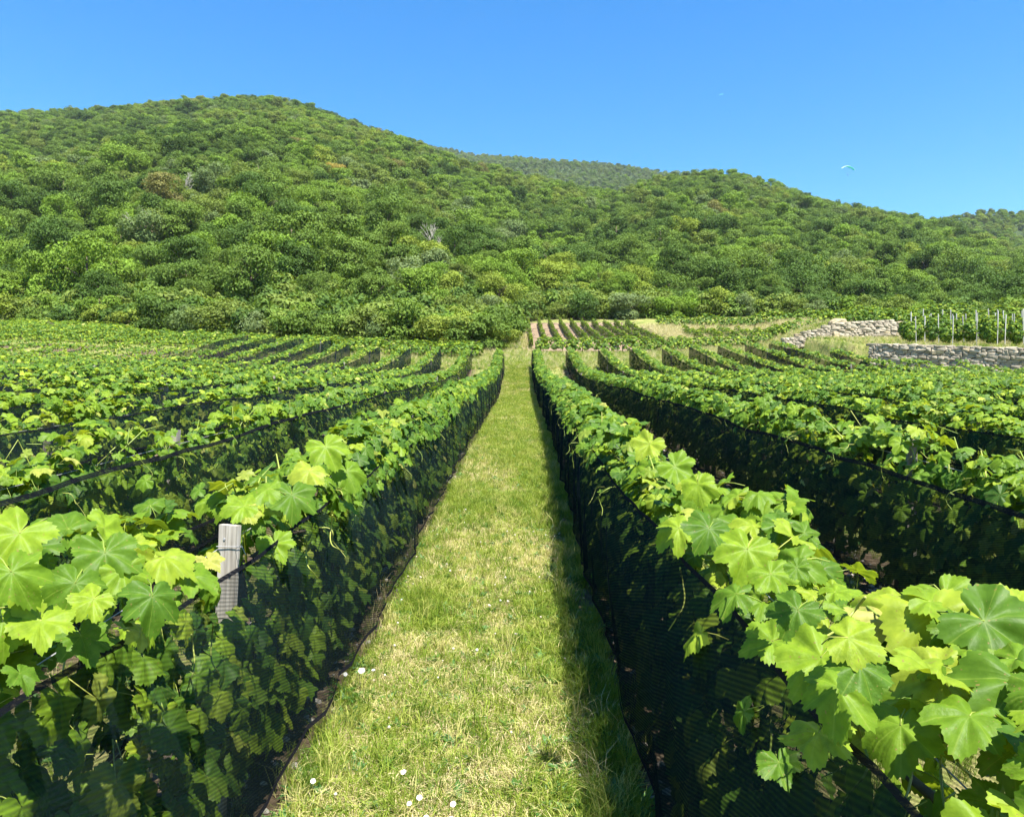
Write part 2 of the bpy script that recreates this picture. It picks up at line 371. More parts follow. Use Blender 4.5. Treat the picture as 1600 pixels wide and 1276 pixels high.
def terrain(X, Y):
    X = np.asarray(X, float); Y = np.asarray(Y, float)
    Yp = np.maximum(Y, 5.0)
    xi = np.clip(XV + F_PX * (X - .18) / Yp, -1600, 3200)
    Yf = foot_y(xi); Rc = np.interp(xi, CRX, CRR)
    zf = near_z(Yf * (xi - XV) / F_PX, Yf)
    zc = 1.75 + Rc * (YH - np.interp(xi, CRX, CRY)) / F_PX - np.interp(xi, [0, 300, 900, 1300], [9.5, 8.0, 8.0, 9.5])
    u = np.clip((Y - Yf) / (Rc - Yf), 0, None)
    front = zf + (zc - zf) * np.minimum(u, 1) ** np.interp(xi, [200, 900, 1300, 1600], [1.10, 1.10, 1.16, 1.22]) - .35 * np.clip(Y - Rc, 0, None)
    amp = np.sin(np.pi * np.clip(u, 0, 1)) * np.clip(1 - u, 0, 1) ** .5 * 1.3
    front = front + amp * (5.0 * vnoise(X / 46, Y / 80, 3) + 2.2 * vnoise(X / 19, Y / 26, 5)) * np.interp(xi, [900, 1300], [1, .6])
    gy, gr = far_crest(xi)
    zg = 1.75 + gr * (YH - gy) / F_PX - 9
    far = zg - .42 * np.abs(Y - gr) * np.where(Y < gr, 1, .7) + 5 * vnoise(X / 70, Y / 90, 9) * sstep(5, 90, np.abs(Y - gr))
    hill = np.maximum(front, np.where(Y > 300, far, -50))
    nz = near_z(X, Y)
    k = sstep(-1.5, 5, Y - Yf)
    return nz * (1 - k) + np.maximum(hill, nz * (Y < 60) - 99 * (Y >= 60)) * k

def axis(segs):
    out_ = [segs[0][0]]
    for a, b, st in segs:
        n = max(1, int(round((b - a) / st))); out_ += list(a + (b - a) * (np.arange(n) + 1) / n)
    return np.array(out_)
ax = axis([(-1000, -300, 25), (-300, -60, 8), (-60, -14, 1.2), (-14, 14, .3), (14, 30, .22), (30, 60, 1.0), (60, 300, 8), (300, 1000, 25)])
ay = axis([(-60, -4, 4), (-4, 30, .5), (30, 62, .25), (62, 100, 1), (100, 500, 5), (500, 1400, 14)])
GXm, GYm = np.meshgrid(ax, ay)
GZ = terrain(GXm, GYm)
nx, ny = len(ax), len(ay)
gv = np.stack([GXm.ravel(), GYm.ravel(), GZ.ravel()], 1)
ii = np.arange(nx * ny).reshape(ny, nx)
gf = np.stack([ii[:-1, :-1].ravel(), ii[:-1, 1:].ravel(), ii[1:, 1:].ravel(), ii[1:, :-1].ravel()], 1)
gme = bpy.data.meshes.new('ground')
gme.from_pydata(gv, [], gf.tolist()); gme.materials.append(M_GROUND)
gme.polygons.foreach_set('use_smooth', [True] * len(gme.polygons))

# row centre lines
def cR1(Y): return .90 + .17 * sstep(3, 16, Y)
def cL1(Y): return -.99 + .04 * sstep(25, 42, Y)
ROWS = []   # (side, k, fn, y0, y1)
ROWS.append(('right', 1, cR1, .4, 42.3)); ROWS.append(('left', 1, cL1, .55, 42.0))
for k in range(2, 13):
    x = 2.92 + 1.75 * (k - 2)
    ROWS.append(('right', k, (lambda Y, x=x: x + 0 * np.asarray(Y)), max(-1, x * 1.25 - 1.2), (42.5 + .12 * k if k < 6 else 43.0 + .85 * (k - 5)) if k < 10 else 42.0 if k == 10 else 41.0 - 1.55 * (k - 9)))
for k in range(2, 21):
    x = -(2.68 + 1.70 * (k - 2))
    y1 = 42 + .2 * k if k < 7 else min(49.5, 44 + .25 * k)
    ROWS.append(('left', k, (lambda Y, x=x: x + 0 * np.asarray(Y)), max(0, -x * 1.3 - 1.5), y1))
xi_ = np.clip(XV + F_PX * (GXm - .18) / np.maximum(GYm, 5), -2000, 4000)
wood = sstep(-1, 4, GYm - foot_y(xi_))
soil = np.zeros_like(GXm)
for s_, k_, fn, y0, y1 in ROWS:
    soil = np.maximum(soil, (1 - sstep(.30, .55, np.abs(GXm - fn(GYm)))) * (GYm < y1 + .3))
for nm, arr in (('soil', soil), ('wood', wood)):
    a = gme.attributes.new(nm, 'FLOAT', 'POINT'); a.data.foreach_set('value', arr.astype(np.float32).ravel())
tag(obj('ground', gme), 'sloping ground of the vineyard rising into the wooded hill', 'ground', kind='structure')

def strip(name, mat, xs, ys, dz, xfun=None, crown=0.0):
    V, Fc = [], []
    for y in ys:
        for i, f in enumerate(xs):
            x = xfun(f, y) if xfun else f
            V.append((x, y, float(terrain(x, y)) + dz))
    n = len(xs)
    for j in range(len(ys) - 1):
        for i in range(n - 1):
            a = j * n + i; Fc.append((a, a + 1, a + n + 1, a + n))
    return obj(name, mesh(name, V, Fc, mat, True))
tag(strip('grass_path', M_PATH, np.linspace(0, 1, 8), np.arange(-2, 49, .5), .006,
          lambda f, y: float((cL1(y) + .33) * (1 - f) + (cR1(y) - .40) * f)),
    'mown grass path running straight up between two netted vine rows', 'path', kind='structure')
tag(strip('soil_plot', M_SOIL, np.linspace(0, 1, 30), np.arange(52.5, 78.2, .35), .02,
          lambda f, y: .35 + f * 9.9),
    'pale bare soil of the small steep vine plot above the path', 'soil', kind='structure')

# ------------------------------------------------------------------ vine leaf meshes
def make_leaf(seed, nper=4, petiole=True, mat=None, droop=.25, fold=.25, wav=.05, lobes=1.0):
    r = random.Random(seed)
    # key points of half outline: angle from tip (deg), radius from petiole point
    key = [(0, 1.0), (14, .87), (30, .77 - .12 * lobes), (50, .90), (66, .80), (84, .68 - .08 * lobes), (104, .77), (122, .69), (142, .62), (160, .50), (172, .26)]
    ang = [-a for a, _ in reversed(key)] + [a for a, _ in key[1:]]
    rr = [q * r.uniform(.88, 1.10) for _, q in reversed(key)] + [q * r.uniform(.88, 1.10) for _, q in key[1:]]
    A, Rr = [], []
    n = (len(ang) - 1) * nper
    for i in range(n + 1):
        u = i / nper; k = min(int(u), len(ang) - 2); f = u - k
        A.append(ang[k] * (1 - f) + ang[k + 1] * f)
        q = rr[k] * (1 - f) + rr[k + 1] * f
        if nper > 1: q *= 1 + (r.uniform(.015, .07) if i % 2 else -r.uniform(.015, .06))
        Rr.append(q)
    crk = .13
    veins_at = [0, 50, -50, 104, -104]
    V, VE, Fc = [(0, 0, 0)], [1.0], []
    ph = r.uniform(0, 6); dr = droop * r.uniform(.5, 1.4); fd = fold * r.uniform(.3, 1.5); tw = r.uniform(-.32, .32)
    def place(a, q):
        x = q * math.sin(rad(a)); y = q * math.cos(rad(a))
        z = -dr * q * q * .6 - fd * .0 + fd * abs(x) * .55 - .35 * fd * x * x + wav * math.sin(3.1 * rad(a) * 2 + ph) * q + tw * x * y
        z += crk * (float(vnoise(x * 3.3 + seed, y * 3.3, 7)) * .6 + float(vnoise(x * 7 + seed, y * 7, 8)) * .28) * min(1, q * 2)
        return (x * .62, y * .62, z * .62)
    rings = [.34, .68, 1.0] if nper > 2 else [.5, 1.0]
    for rg in rings:
        for a, q in zip(A, Rr):
            V.append(place(a, q * rg)); d = min(abs(a - v) for v in veins_at)
            VE.append(max(0, 1 - d / 6.5))
    m = len(A)
    for i in range(m - 1):
        Fc.append((0, 1 + i, 2 + i)) 
        for g_ in range(len(rings) - 1): Fc.append((1 + g_ * m + i, 1 + g_ * m + m + i, 2 + g_ * m + m + i, 2 + g_ * m + i))
    nl = len(Fc)
    if petiole:
        L_ = r.uniform(.45, .8); pts = [(0, 0, 0.004), (0.01, -.12, -.03), (.02 * r.uniform(-1, 1), -.28, -.12), (.06 * r.uniform(-1, 1), -L_ * .8, -.30)]
        v, f = tube_data(pts, [.012, .011, .012, .014], 3); b = len(V)
        V += [tuple(p) for p in v]; VE += [0] * len(v); Fc += [tuple(i + b for i in q) for q in f]
    me = mesh('leaf', V, [tuple(reversed(f)) for f in Fc], [mat or M_LEAF, M_STALK], True)
    me.polygons.foreach_set('material_index', [0] * nl + [1] * (len(Fc) - nl))
    a = me.attributes.new('vein', 'FLOAT', 'POINT'); a.data.foreach_set('value', VE)
    uv = me.uv_layers.new(name='UVMap')
    for lp in me.loops: uv.data[lp.index].uv = (V[lp.vertex_index][0], V[lp.vertex_index][1])
    return me

def proto(name, me): return bpy.data.objects.new(name, me)     # stays unlinked: a source for scatter()
LEAF_HI = [make_leaf(10 + i, 4, True, M_LEAFN, random.uniform(.5, 1.0), random.uniform(.25, .75), .10, random.uniform(.2, 1.15)) for i in range(8)]
LEAF_HID = [make_leaf(30 + i, 4, True, M_LEAFD, .7, .35, .10, random.uniform(.2, 1.1)) for i in range(4)]
P_LEAF = [proto('vine_leaf', make_leaf(50 + i, 2, i < 3, M_LEAF, .55, .4, .09, random.uniform(.3, 1.4))) for i in range(5)]
P_LEAFD = [proto('vine_leaf_mature', make_leaf(70 + i, 2, False, M_LEAFD, .5, .35, .08, random.uniform(.3, 1.3))) for i in range(4)]
P_LEAFN = [proto('vine_leaf_near', make_leaf(50 + i, 4, i < 3, M_LEAFN, .6, .4, .09, random.uniform(.3, 1.2))) for i in range(5)]
P_ALL = P_LEAF + P_LEAFD      # join order is reversed by the multi-input socket, see LIGHT / DARK below
NL, ND = len(P_LEAF), len(P_LEAFD)

def unit(n): 
    v = R.normal(size=(n, 3)); return v / np.linalg.norm(v, axis=1)[:, None]

def row_geom(fn, y0, y1):
    """returns position function along Y for straight rows: centre, with ground height"""
    def P(y, lat, h):
        x = fn(y) + lat
        return np.stack([x, y, terrain(fn(y), y) + h], 1)
    return P

def leaf_set(P, ys, kind, side_bias=0.0, htop=1.13, hw=.16, grow=1.0, smean=.106):
    """positions, normals, tips, sizes for leaves of one kind at the stations ys"""
    n = len(ys)
    sgn = np.where(R.random(n) < .5 + side_bias * .5, 1.0, -1.0)
    if kind == 'top':
        lat = R.normal(0, hw, n)
        clump = .075 * vnoise(ys * 1.7, lat * 3, 21) + .055 * vnoise(ys * .55, 0, 22)
        h = htop - (lat / .30) ** 2 * .10 + R.normal(0, .05, n) + clump
        nrm = np.stack([lat * 2.6, np.full(n, -.30), np.full(n, .90)], 1) + unit(n) * .58
        tip = np.stack([np.sign(lat) * .5, R.normal(0, .6, n), np.full(n, -.35)], 1) + unit(n) * .5
        sz = smean * R.uniform(.62, 1.5, n)
    elif kind == 'spill':
        lat = sgn * (.17 + np.abs(R.normal(0, .045, n)))
        h = htop - .05 - np.abs(R.normal(0, .055, n)) + .05 * vnoise(ys * .8, sgn, 23)
        nrm = np.stack([sgn * .8, np.full(n, -.2), np.full(n, .5)], 1) + unit(n) * .5
        tip = np.stack([sgn * .35, R.normal(0, .4, n), np.full(n, -.9)], 1) + unit(n) * .3
        sz = smean * R.uniform(.7, 1.55, n)
    else:
        lat = sgn * .21 * R.random(n) ** .6
        h = R.uniform(.2, 1.02, n) ** .9
        nrm = np.stack([sgn * .8, np.full(n, -.15), np.full(n, .5)], 1) + unit(n) * .45
        tip = np.stack([sgn * .2, R.normal(0, .5, n), np.full(n, -.9)], 1) + unit(n) * .3
        sz = smean * R.uniform(.8, 1.6, n)
    return P(ys, lat, h), nrm, tip, sz * grow

def in_frame(p, mx=60):
    d = np.maximum(p[:, 1], .05)
    px = XV + F_PX * (p[:, 0] - CAM[0]) / d; py = YH - F_PX * (p[:, 2] - CAM[2]) / d
    return (p[:, 1] > .3) & (px > -mx) & (px < 1600 + mx) & (py < 1276 + mx) & (py > -mx)

ORD = ['zeroth', 'first', 'second', 'third', 'fourth', 'fifth', 'sixth', 'seventh', 'eighth', 'ninth', 'tenth', 'eleventh', 'twelfth', 'thirteenth', 'fourteenth',
       'fifteenth', 'sixteenth', 'seventeenth', 'eighteenth', 'nineteenth', 'twentieth', 'twenty-first', 'twenty-second', 'twenty-third', 'twenty-fourth', 'twenty-fifth',
       'twenty-sixth', 'twenty-seventh', 'twenty-eighth', 'twenty-ninth', 'thirtieth']
def stations(y0, y1, dens):
    """random stations along Y where dens(y) is leaves per metre"""
    g = np.arange(y0, y1, .25); d = dens(g) * .25
    return np.concatenate([R.uniform(a, a + .25, R.poisson(q)) for a, q in zip(g, d)]) if len(g) else np.zeros(0)

TRUNK_ME = []
for i in range(4):
    mb = MB(); h = .55 + .1 * i
    pts = [(.0, 0, -.08), (.02 * math.sin(i), .02, .15), (-.03 * math.cos(i * 2), .05, .33), (.03, -.02 + .03 * i, h)]
    mb.tube(pts, [.034, .028, .025, .02], 7)
    mb.tube([pts[2], (.02, .3, .62), (.0, .52, .66)], [.018, .014, .010], 5); mb.tube([pts[3], (-.02, -.25, h + .10), (0, -.48, h + .08)], [.016, .012, .009], 5)
    TRUNK_ME.append(mb.mesh('trunk', M_BARK, True))

def tendril_mesh(seed, length, out_):
    r = random.Random(seed); pts = []
    ph = r.uniform(0, 6); cur = r.uniform(1.2, 2.5)
    for i in range(15):
        u = i / 14
        pts.append((out_ * (u ** .5) * .10 + .025 * u * math.sin(ph + cur * u * 3), .05 * u * math.cos(ph + cur * u * 3) + .03 * u * r.uniform(-1, 1) * .3, .02 * math.sin(u * 3) - length * u ** 1.3))
    mb = MB(); mb.tube(pts, np.linspace(.0026, .0013, 15), 5)
    if r.random() < .7:
        k = 6; p0 = np.array(pts[k]); q = [tuple(p0)]
        for i in range(1, 9):
            u = i / 8; q.append(tuple(p0 + np.array([out_ * .03 * u, -.06 * u + .03 * math.sin(u * 4 + ph), -.35 * length * u + .05 * u * u])))
        mb.tube(q, np.linspace(.0018, .001, 9), 4)
    return mb.mesh('tendril', M_STALK, True)

NET_GROUP, POST_GROUP, ROW_GROUP = 'black nets hung along the vine rows', 'wooden posts of the vine rows', 'vine rows beside the grass path'
def net_mesh(fn, y0, y1, sgn, ds, htop=1.0, hbot=.2, nv=9, seed=0, flare=.03, near=0.0, hem=.016, mat=None):
    ys = np.arange(y0, y1 + ds * .5, ds); n = len(ys)
    vs = np.linspace(0, 1, nv)
    V, UV = [], []
    top = htop + near * (1 - sstep(1.5, 4.5, ys)) + .035 * vnoise(ys * .45, 0, seed + 1) + .015 * vnoise(ys * 2.1, 0, seed + 2)
    bot = hbot + .05 * vnoise(ys * .35, 0, seed + 3)
    gz = terrain(fn(ys), ys)
    for i, y in enumerate(ys):
        for v in vs:
            h = top[i] * (1 - v) + bot[i] * v
            yo = .10 * v                                        # folds lean a little
            fold = .030 * float(vnoise((y + yo) * 5.5, v * .8, seed + 5)) + .035 * float(vnoise((y - yo) * 1.3, v, seed + 6))
            lat = sgn * (.235 + flare * v + .05 * math.sin(math.pi * v) * (.4 + .6 * float(vnoise(y * .6, 0, seed + 8))) + fold * (.35 + .65 * min(1, v * 3)))
            V.append((float(fn(y)) + lat, y, gz[i] + h)); UV.append((y, h))
    Fc = []
    for i in range(n - 1):
        for j in range(nv - 1):
            a = i * nv + j; Fc.append((a, a + 1, a + nv + 1, a + nv))
    me = mesh('net', V, Fc, mat or M_NET, True)
    uv = me.uv_layers.new(name='UVMap'); vi = np.zeros(len(me.loops), np.int32); me.loops.foreach_get('vertex_index', vi)
    uv.data.foreach_set('uv', np.array(UV, np.float32)[vi].ravel())
    hems = []
    for j0, j1, wd in ((0, 0, hem), (nv - 1, nv - 1, -.022)):
        HV, HU, HF = [], [], []
        for i, y in enumerate(ys):
            p = V[i * nv + j0]
            for k, dz in enumerate((wd * .5, -wd * .5)):
                HV.append((p[0] + sgn * .006, p[1], p[2] + abs(wd) * .2 + dz)); HU.append((y, p[2] + dz))
            if i: b = 2 * i; HF.append((b - 2, b - 1, b + 1, b))
        hm = mesh('hem', HV, HF, M_HEM, True)
        uv = hm.uv_layers.new(name='UVMap'); vi = np.zeros(len(hm.loops), np.int32); hm.loops.foreach_get('vertex_index', vi)
        uv.data.foreach_set('uv', np.array(HU, np.float32)[vi].ravel())
        hems.append(hm)
    return me, hems

def post_mesh(h, wd, th, seed):
    r = random.Random(seed); mb = MB()
    n = 7; V = []
    for i in range(n):
        z = -.25 + (h + .25) * i / (n - 1)
        for sx, sy in ((-1, -1), (1, -1), (1, 1), (-1, 1)):
            top = (.012 * sx * (1 if r.random() < .6 else -1)) if i == n - 1 else 0
            V.append((sx * wd / 2 + r.uniform(-.003, .003), sy * th / 2 + r.uniform(-.003, .003), z + top))
    Fc = [(0, 3, 2, 1), tuple(4 * (n - 1) + k for k in range(4))]
    for i in range(n - 1):
        for k in range(4): Fc.append((4 * i + k, 4 * i + (k + 1) % 4, 4 * i + 4 + (k + 1) % 4, 4 * i + 4 + k))
    return mesh('vine_post', V, Fc, M_POST if seed == 99 else M_POSTD)
POST_ME = [post_mesh(1.14, .065, .045, i) for i in range(4)]

def pix(px, py, Y):
    return np.array([CAM[0] + (px - XV) / F_PX * Y, Y, CAM[2] + (YH - py) / F_PX * Y])

# hero leaves: photograph column, row, distance, apparent width, direction of the tip (degrees, 0 = down the picture, + to the right), facing
HERO = {('right', 1): [
    (1452, 985, 1.45, 215, 8, .5), (1375, 960, 1.55, 150, -60, .9), (1475, 940, 1.65, 125, 20, .7), (1548, 985, 1.35, 200, 35, .8), (1268, 1040, 1.62, 165, -28, .6),
    (1300, 1085, 1.5, 150, -12, .35), (1190, 1000, 1.85, 110, -75, .9), (1425, 1090, 1.42, 190, 0, .3), (1590, 1090, 1.2, 240, 5, .25), (1160, 870, 2.15, 120, -20, .6),
    (1100, 835, 2.35, 105, -30, .6), (1092, 765, 2.8, 78, 10, .5), (1135, 925, 2.05, 95, -85, .9), (1310, 920, 1.95, 85, 100, 1.0), (1245, 890, 2.2, 55, 30, .6),
    (1205, 905, 2.05, 95, 25, .6), (1330, 1000, 1.6, 120, 60, .8), (1235, 960, 1.85, 110, -40, .7), (1390, 1035, 1.5, 140, -30, .6),
    (1570, 1180, 1.3, 150, -20, .4), (1050, 830, 2.5, 90, -60, .8), (1060, 735, 3.0, 80, 40, .6), (1010, 700, 3.4, 70, -20, .5), (1585, 955, 1.5, 130, 60, .8), (1340, 1050, 1.55, 120, 10, .5),
    (1520, 1060, 1.4, 170, -5, .5)],
 ('left', 1): [
    (165, 880, 2.15, 135, 10, .5), (238, 945, 2.05, 118, 5, .45), (112, 925, 2.05, 118, -15, .5), (62, 985, 1.9, 125, -5, .4), (18, 850, 1.85, 150, -30, .6), (25, 905, 1.85, 130, 40, .6),
    (212, 848, 2.3, 110, 60, .9), (268, 875, 2.35, 110, 80, .9), (308, 905, 2.4, 105, 55, 1.0), (88, 825, 2.1, 130, -100, 1.0), (5, 985, 1.85, 110, 0, .4), (140, 945, 2.0, 90, -30, .6),
    (455, 785, 3.2, 108, 5, .4), (433, 857, 3.05, 78, 20, .4), (372, 795, 3.3, 80, -60, .8), (512, 708, 4.1, 85, 20, .5), (480, 745, 3.6, 80, -20, .6), (545, 745, 3.9, 75, 15, .5), (410, 770, 3.4, 80, -40, .8),
    (195, 905, 2.15, 110, 20, .5), (50, 870, 1.95, 120, 20, .8), (330, 880, 2.6, 60, 30, .8)]}

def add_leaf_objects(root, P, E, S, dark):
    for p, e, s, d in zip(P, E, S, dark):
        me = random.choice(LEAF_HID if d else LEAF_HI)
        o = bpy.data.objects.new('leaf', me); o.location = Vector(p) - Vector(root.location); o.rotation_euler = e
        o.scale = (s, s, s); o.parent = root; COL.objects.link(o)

def build_row(side, k, fn, y0, y1):
    sgn_face = -1.0 if side == 'right' else 1.0                 # the side that looks at the path
    root_y = max(y0, 1.0)
    root = thing('vine_row', '%s trellised vine row %s of the grass path' % (ORD[k], side), 'vine row',
                 (float(fn(root_y)), root_y, float(terrain(fn(root_y), root_y))), ROW_GROUP)
    if k == 1: root['label'] = 'trellised vine row bordering the grass path on its %s side' % side
    P = row_geom(fn, y0, y1)
    ha = 1.13
    far = k > 6
    dt = (lambda y: np.interp(y, [0, 6, 14, 25, 50], [150, 140, 110, 85, 70])) if not far else (lambda y: np.interp(y, [0, 20, 50], [80, 72, 66]))
    di = (lambda y: np.interp(y, [0, 6, 14, 25, 50], [330, 280, 150, 60, 30])) if k <= 4 else (lambda y: np.interp(y, [0, 12, 25, 50], [60, 45, 20, 12]))
    ds_ = (lambda y: np.interp(y, [0, 6, 14, 25, 50], [20, 20, 18, 12, 8]))
    grow = lambda y: np.interp(y, [0, 12, 25, 45], [1.0, 1.0, 1.05, 1.15])
    parts = []
    for kind, d in (('top', dt), ('spill', ds_), ('in', di)):
        # thin spots along the top
        ys = stations(y0, y1, d)
        if kind != 'in':
            keep = vnoise(ys * .62, 0, 100 + k + (50 if side == 'left' else 0)) > (-.62 if k > 1 else -.75)
            keep |= R.random(len(ys)) < .35
            if k > 1: keep &= R.random(len(ys)) < (.82 if kind == 'top' else .45)
            if (side, k) == ('left', 2): keep &= (R.random(len(ys)) < np.interp(ys, [0, 7, 11], [.42, .5, 1]))
            if (side, k) == ('left', 3): keep &= (R.random(len(ys)) < np.interp(ys, [0, 9, 13], [.6, .7, 1]))
            ys = ys[keep]
        p, nn, tt, sz = leaf_set(P, ys, kind, .35 * sgn_face if kind != 'top' else 0, ha, .095 if k == 1 else .082 if not far else .105)
        sz = sz * grow(ys)
        if k == 1 and kind != 'in': sz = sz * np.interp(ys, [0, 4, 8], [.95, .95, 1.0])
        if k == 1: p[:, 2] -= 0
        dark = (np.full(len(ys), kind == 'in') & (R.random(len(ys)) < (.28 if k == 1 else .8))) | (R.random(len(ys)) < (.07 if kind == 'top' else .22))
        parts.append((p, nn, tt, sz, dark))
    if k == 1:
        ys = stations(max(y0, 1.25), 16, lambda y: np.interp(y, [0, 3, 8, 16], [13, 15, 14, 8] if side == 'left' else [6, 13, 14, 8])); n = len(ys)
        ys = ys[(vnoise(ys * 1.1, 0, 77 if side == 'left' else 78) > -.25) & ~((side == 'left') & (ys > 2.4) & (ys < 3.1))]; n = len(ys)
        hn_ = (1.08 if side == 'right' else .99) + .11 * (1 - sstep(1.5, 4.5, ys))
        lat = sgn_face * (.25 + np.abs(R.normal(0, .03, n))); h = hn_ + R.normal(.01, .045, n)
        parts.append((P(ys, lat, h), np.stack([np.full(n, sgn_face * .75), np.full(n, -.25), np.full(n, .55)], 1) + unit(n) * .45,
                      np.stack([np.full(n, sgn_face * .3), R.normal(0, .45, n), np.full(n, -.9)], 1) + unit(n) * .3, .10 * R.uniform(.6, 1.35, n), R.random(n) < .1))
    p, nn, tt, sz, dark = [np.concatenate(q) for q in zip(*parts)]
    # keep the view of the camera free of leaves closer than arm's length
    if k > 1:
        hg = p[:, 2] - terrain(fn(p[:, 1]), p[:, 1]); lat_ = (p[:, 0] - fn(p[:, 1])) * sgn_face
        off = (hg > .8) & (lat_ > .12) & (hg < (1.09 if k > 2 else 1.03)) & (R.random(len(p)) < .62)
        off |= (hg > .8) & (np.abs(lat_) > .21) & (R.random(len(p)) < .6)
        p, nn, tt, sz, dark = p[~off], nn[~off], tt[~off], sz[~off], dark[~off]
    if k == 1:
        hg = p[:, 2] - terrain(fn(p[:, 1]), p[:, 1]); lat_ = (p[:, 0] - fn(p[:, 1])) * sgn_face
        hang = (p[:, 1] < 3.4) & (lat_ > .15) & (lat_ < .245) & (hg > .72) & (hg < 1.12)
        hang |= (np.abs(lat_) < .245) & (np.abs(lat_) > np.interp(p[:, 1], [0, 4, 10, 16], [.14, .15, .19, .5])) & (hg > .95)
        hang |= (hg > 1.0) & (R.random(len(p)) < np.interp(p[:, 1], [0, 5, 9, 12], [.45, .35, .15, 0]))
        p, nn, tt, sz, dark = p[~hang], nn[~hang], tt[~hang], sz[~hang], dark[~hang]
    ok = np.linalg.norm(p - CAM, axis=1) > .95
    p, nn, tt, sz, dark = p[ok], nn[ok], tt[ok], sz[ok], dark[ok]
    if (side, k) == ('left', 1):
        gap = (p[:, 1] > 2.55) & (p[:, 1] < 3.12) & (p[:, 2] - terrain(p[:, 0], p[:, 1]) > .82)
        p, nn, tt, sz, dark = p[~gap], nn[~gap], tt[~gap], sz[~gap], dark[~gap]
    e = basis_euler(nn, tt)
    nh = 0
    if (side, k) in HERO:
        hp, hn, ht, hsz = [], [], [], []
        for px, py, Y, wpx, a, fc in HERO[(side, k)]:
            if side == 'left' and py > 870 and px < 330: Y *= .80
            if side == 'right' and px < 1350: Y = min(Y, .44 * F_PX / (px - XV))
            if side == 'left' and px > 330: Y = min(Y, .93 * F_PX / (XV - px))
            c = pix(px, py, Y); toc = CAM - c; toc /= np.linalg.norm(toc)
            rt = np.array([1.0, 0, 0]); up = np.cross(rt, -toc)
            size = wpx / F_PX * Y * .80
            nrm = toc * (1.15 - fc * .5) + np.array([0, 0, .25 + .7 * fc]) + R.normal(0, .16, 3)
            tip = -up * math.cos(rad(a)) + rt * math.sin(rad(a)) + R.normal(0, .1, 3)
            tn = tip / np.linalg.norm(tip)
            hp.append(c - tn * size * .15); hn.append(nrm); ht.append(tip); hsz.append(size)
        he = basis_euler(np.array(hn), np.array(ht)); nh = len(hp)
        add_leaf_objects(root, hp, he, hsz, [False] * nh)
    if k <= 4:
        show = sz / np.linalg.norm(p - CAM, axis=1) * np.where(np.abs(p[:, 0] - fn(p[:, 1])) < .2, 1, 1)
        hgt = p[:, 2] - terrain(p[:, 0], p[:, 1])
        show = show * np.where(hgt > .95, 1.0, .55) * in_frame(p)
        n_ind = (300 if k <= 2 else 220 if k == 3 else 120) - nh
        order = np.argsort(-show)[:n_ind]
        order = order[show[order] > 0]
        add_leaf_objects(root, p[order], e[order], sz[order], dark[order])
        m = np.ones(len(p), bool); m[order] = False
        p, e, sz, dark = p[m], e[m], sz[m], dark[m]
    if len(p):
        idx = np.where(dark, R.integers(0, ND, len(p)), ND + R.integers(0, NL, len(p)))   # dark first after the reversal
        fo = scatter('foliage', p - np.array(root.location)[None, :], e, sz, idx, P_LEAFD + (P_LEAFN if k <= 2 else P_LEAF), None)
        fo.parent = root; fo.location = (0, 0, 0)
        fo['kind'] = 'stuff'
    # trunks
    if k <= 3:
        for y in np.arange(max(y0, 1.2), min(y1, 16), 1.1):
            x = float(fn(y)) + random.uniform(-.03, .03)
            obj('trunk', random.choice(TRUNK_ME), root, (x, y, float(terrain(x, y))), (0, 0, random.choice((0, math.pi)) + random.uniform(-.2, .2)))
    # wires
    if k <= 3:
        for hw, r_ in ((.62, .0016), (1.02, .0018)):
            ys = np.arange(y0, y1, 1.5); mb = MB()
            mb.tube([(float(fn(y)) + .03, y, float(terrain(fn(y), y)) + hw) for y in ys], r_, 4)
            obj('wire', mb.mesh('wire', M_WIRE), root)
    # shoots and tendrils
    if k <= 2:
        ys = np.concatenate([np.linspace(max(3.6, y0 + .3), 7, 7 if k == 1 else 5), np.linspace(6, 14, 8)])
        for i, y in enumerate(ys):
            y = y + random.uniform(-.15, .15); s = sgn_face if random.random() < .8 else -sgn_face
            if abs(y) < 1.2: continue
            x = float(fn(y)) + s * random.uniform(.2, .29)
            obj('tendril', tendril_mesh(i * 7 + k, random.uniform(.08, .20), s), root, (x, y, float(terrain(fn(y), y)) + random.uniform(.95, 1.08)), (0, 0, random.uniform(-.5, .5)))
        for i in range(16):
            y = random.uniform(max(1.4, y0), 12); s = random.choice((-1, 1)); mb = MB()
            x0 = float(fn(y)); z0 = float(terrain(x0, y))
            dy = random.choice((-1, 1)) * random.uniform(.2, .5); lat = random.uniform(-.1, .3) * s
            pts = [(x0, y, z0 + .85), (x0 + lat * .3, y + dy * .2, z0 + 1.08), (x0 + lat * .7, y + dy * .6, z0 + 1.16 + random.uniform(0, .1)), (x0 + lat, y + dy, z0 + 1.12 + random.uniform(-.06, .16))]
            mb.tube(pts, [.005, .0045, .0035, .002], 5); obj('shoot', mb.mesh('shoot', M_STALK, True), root)
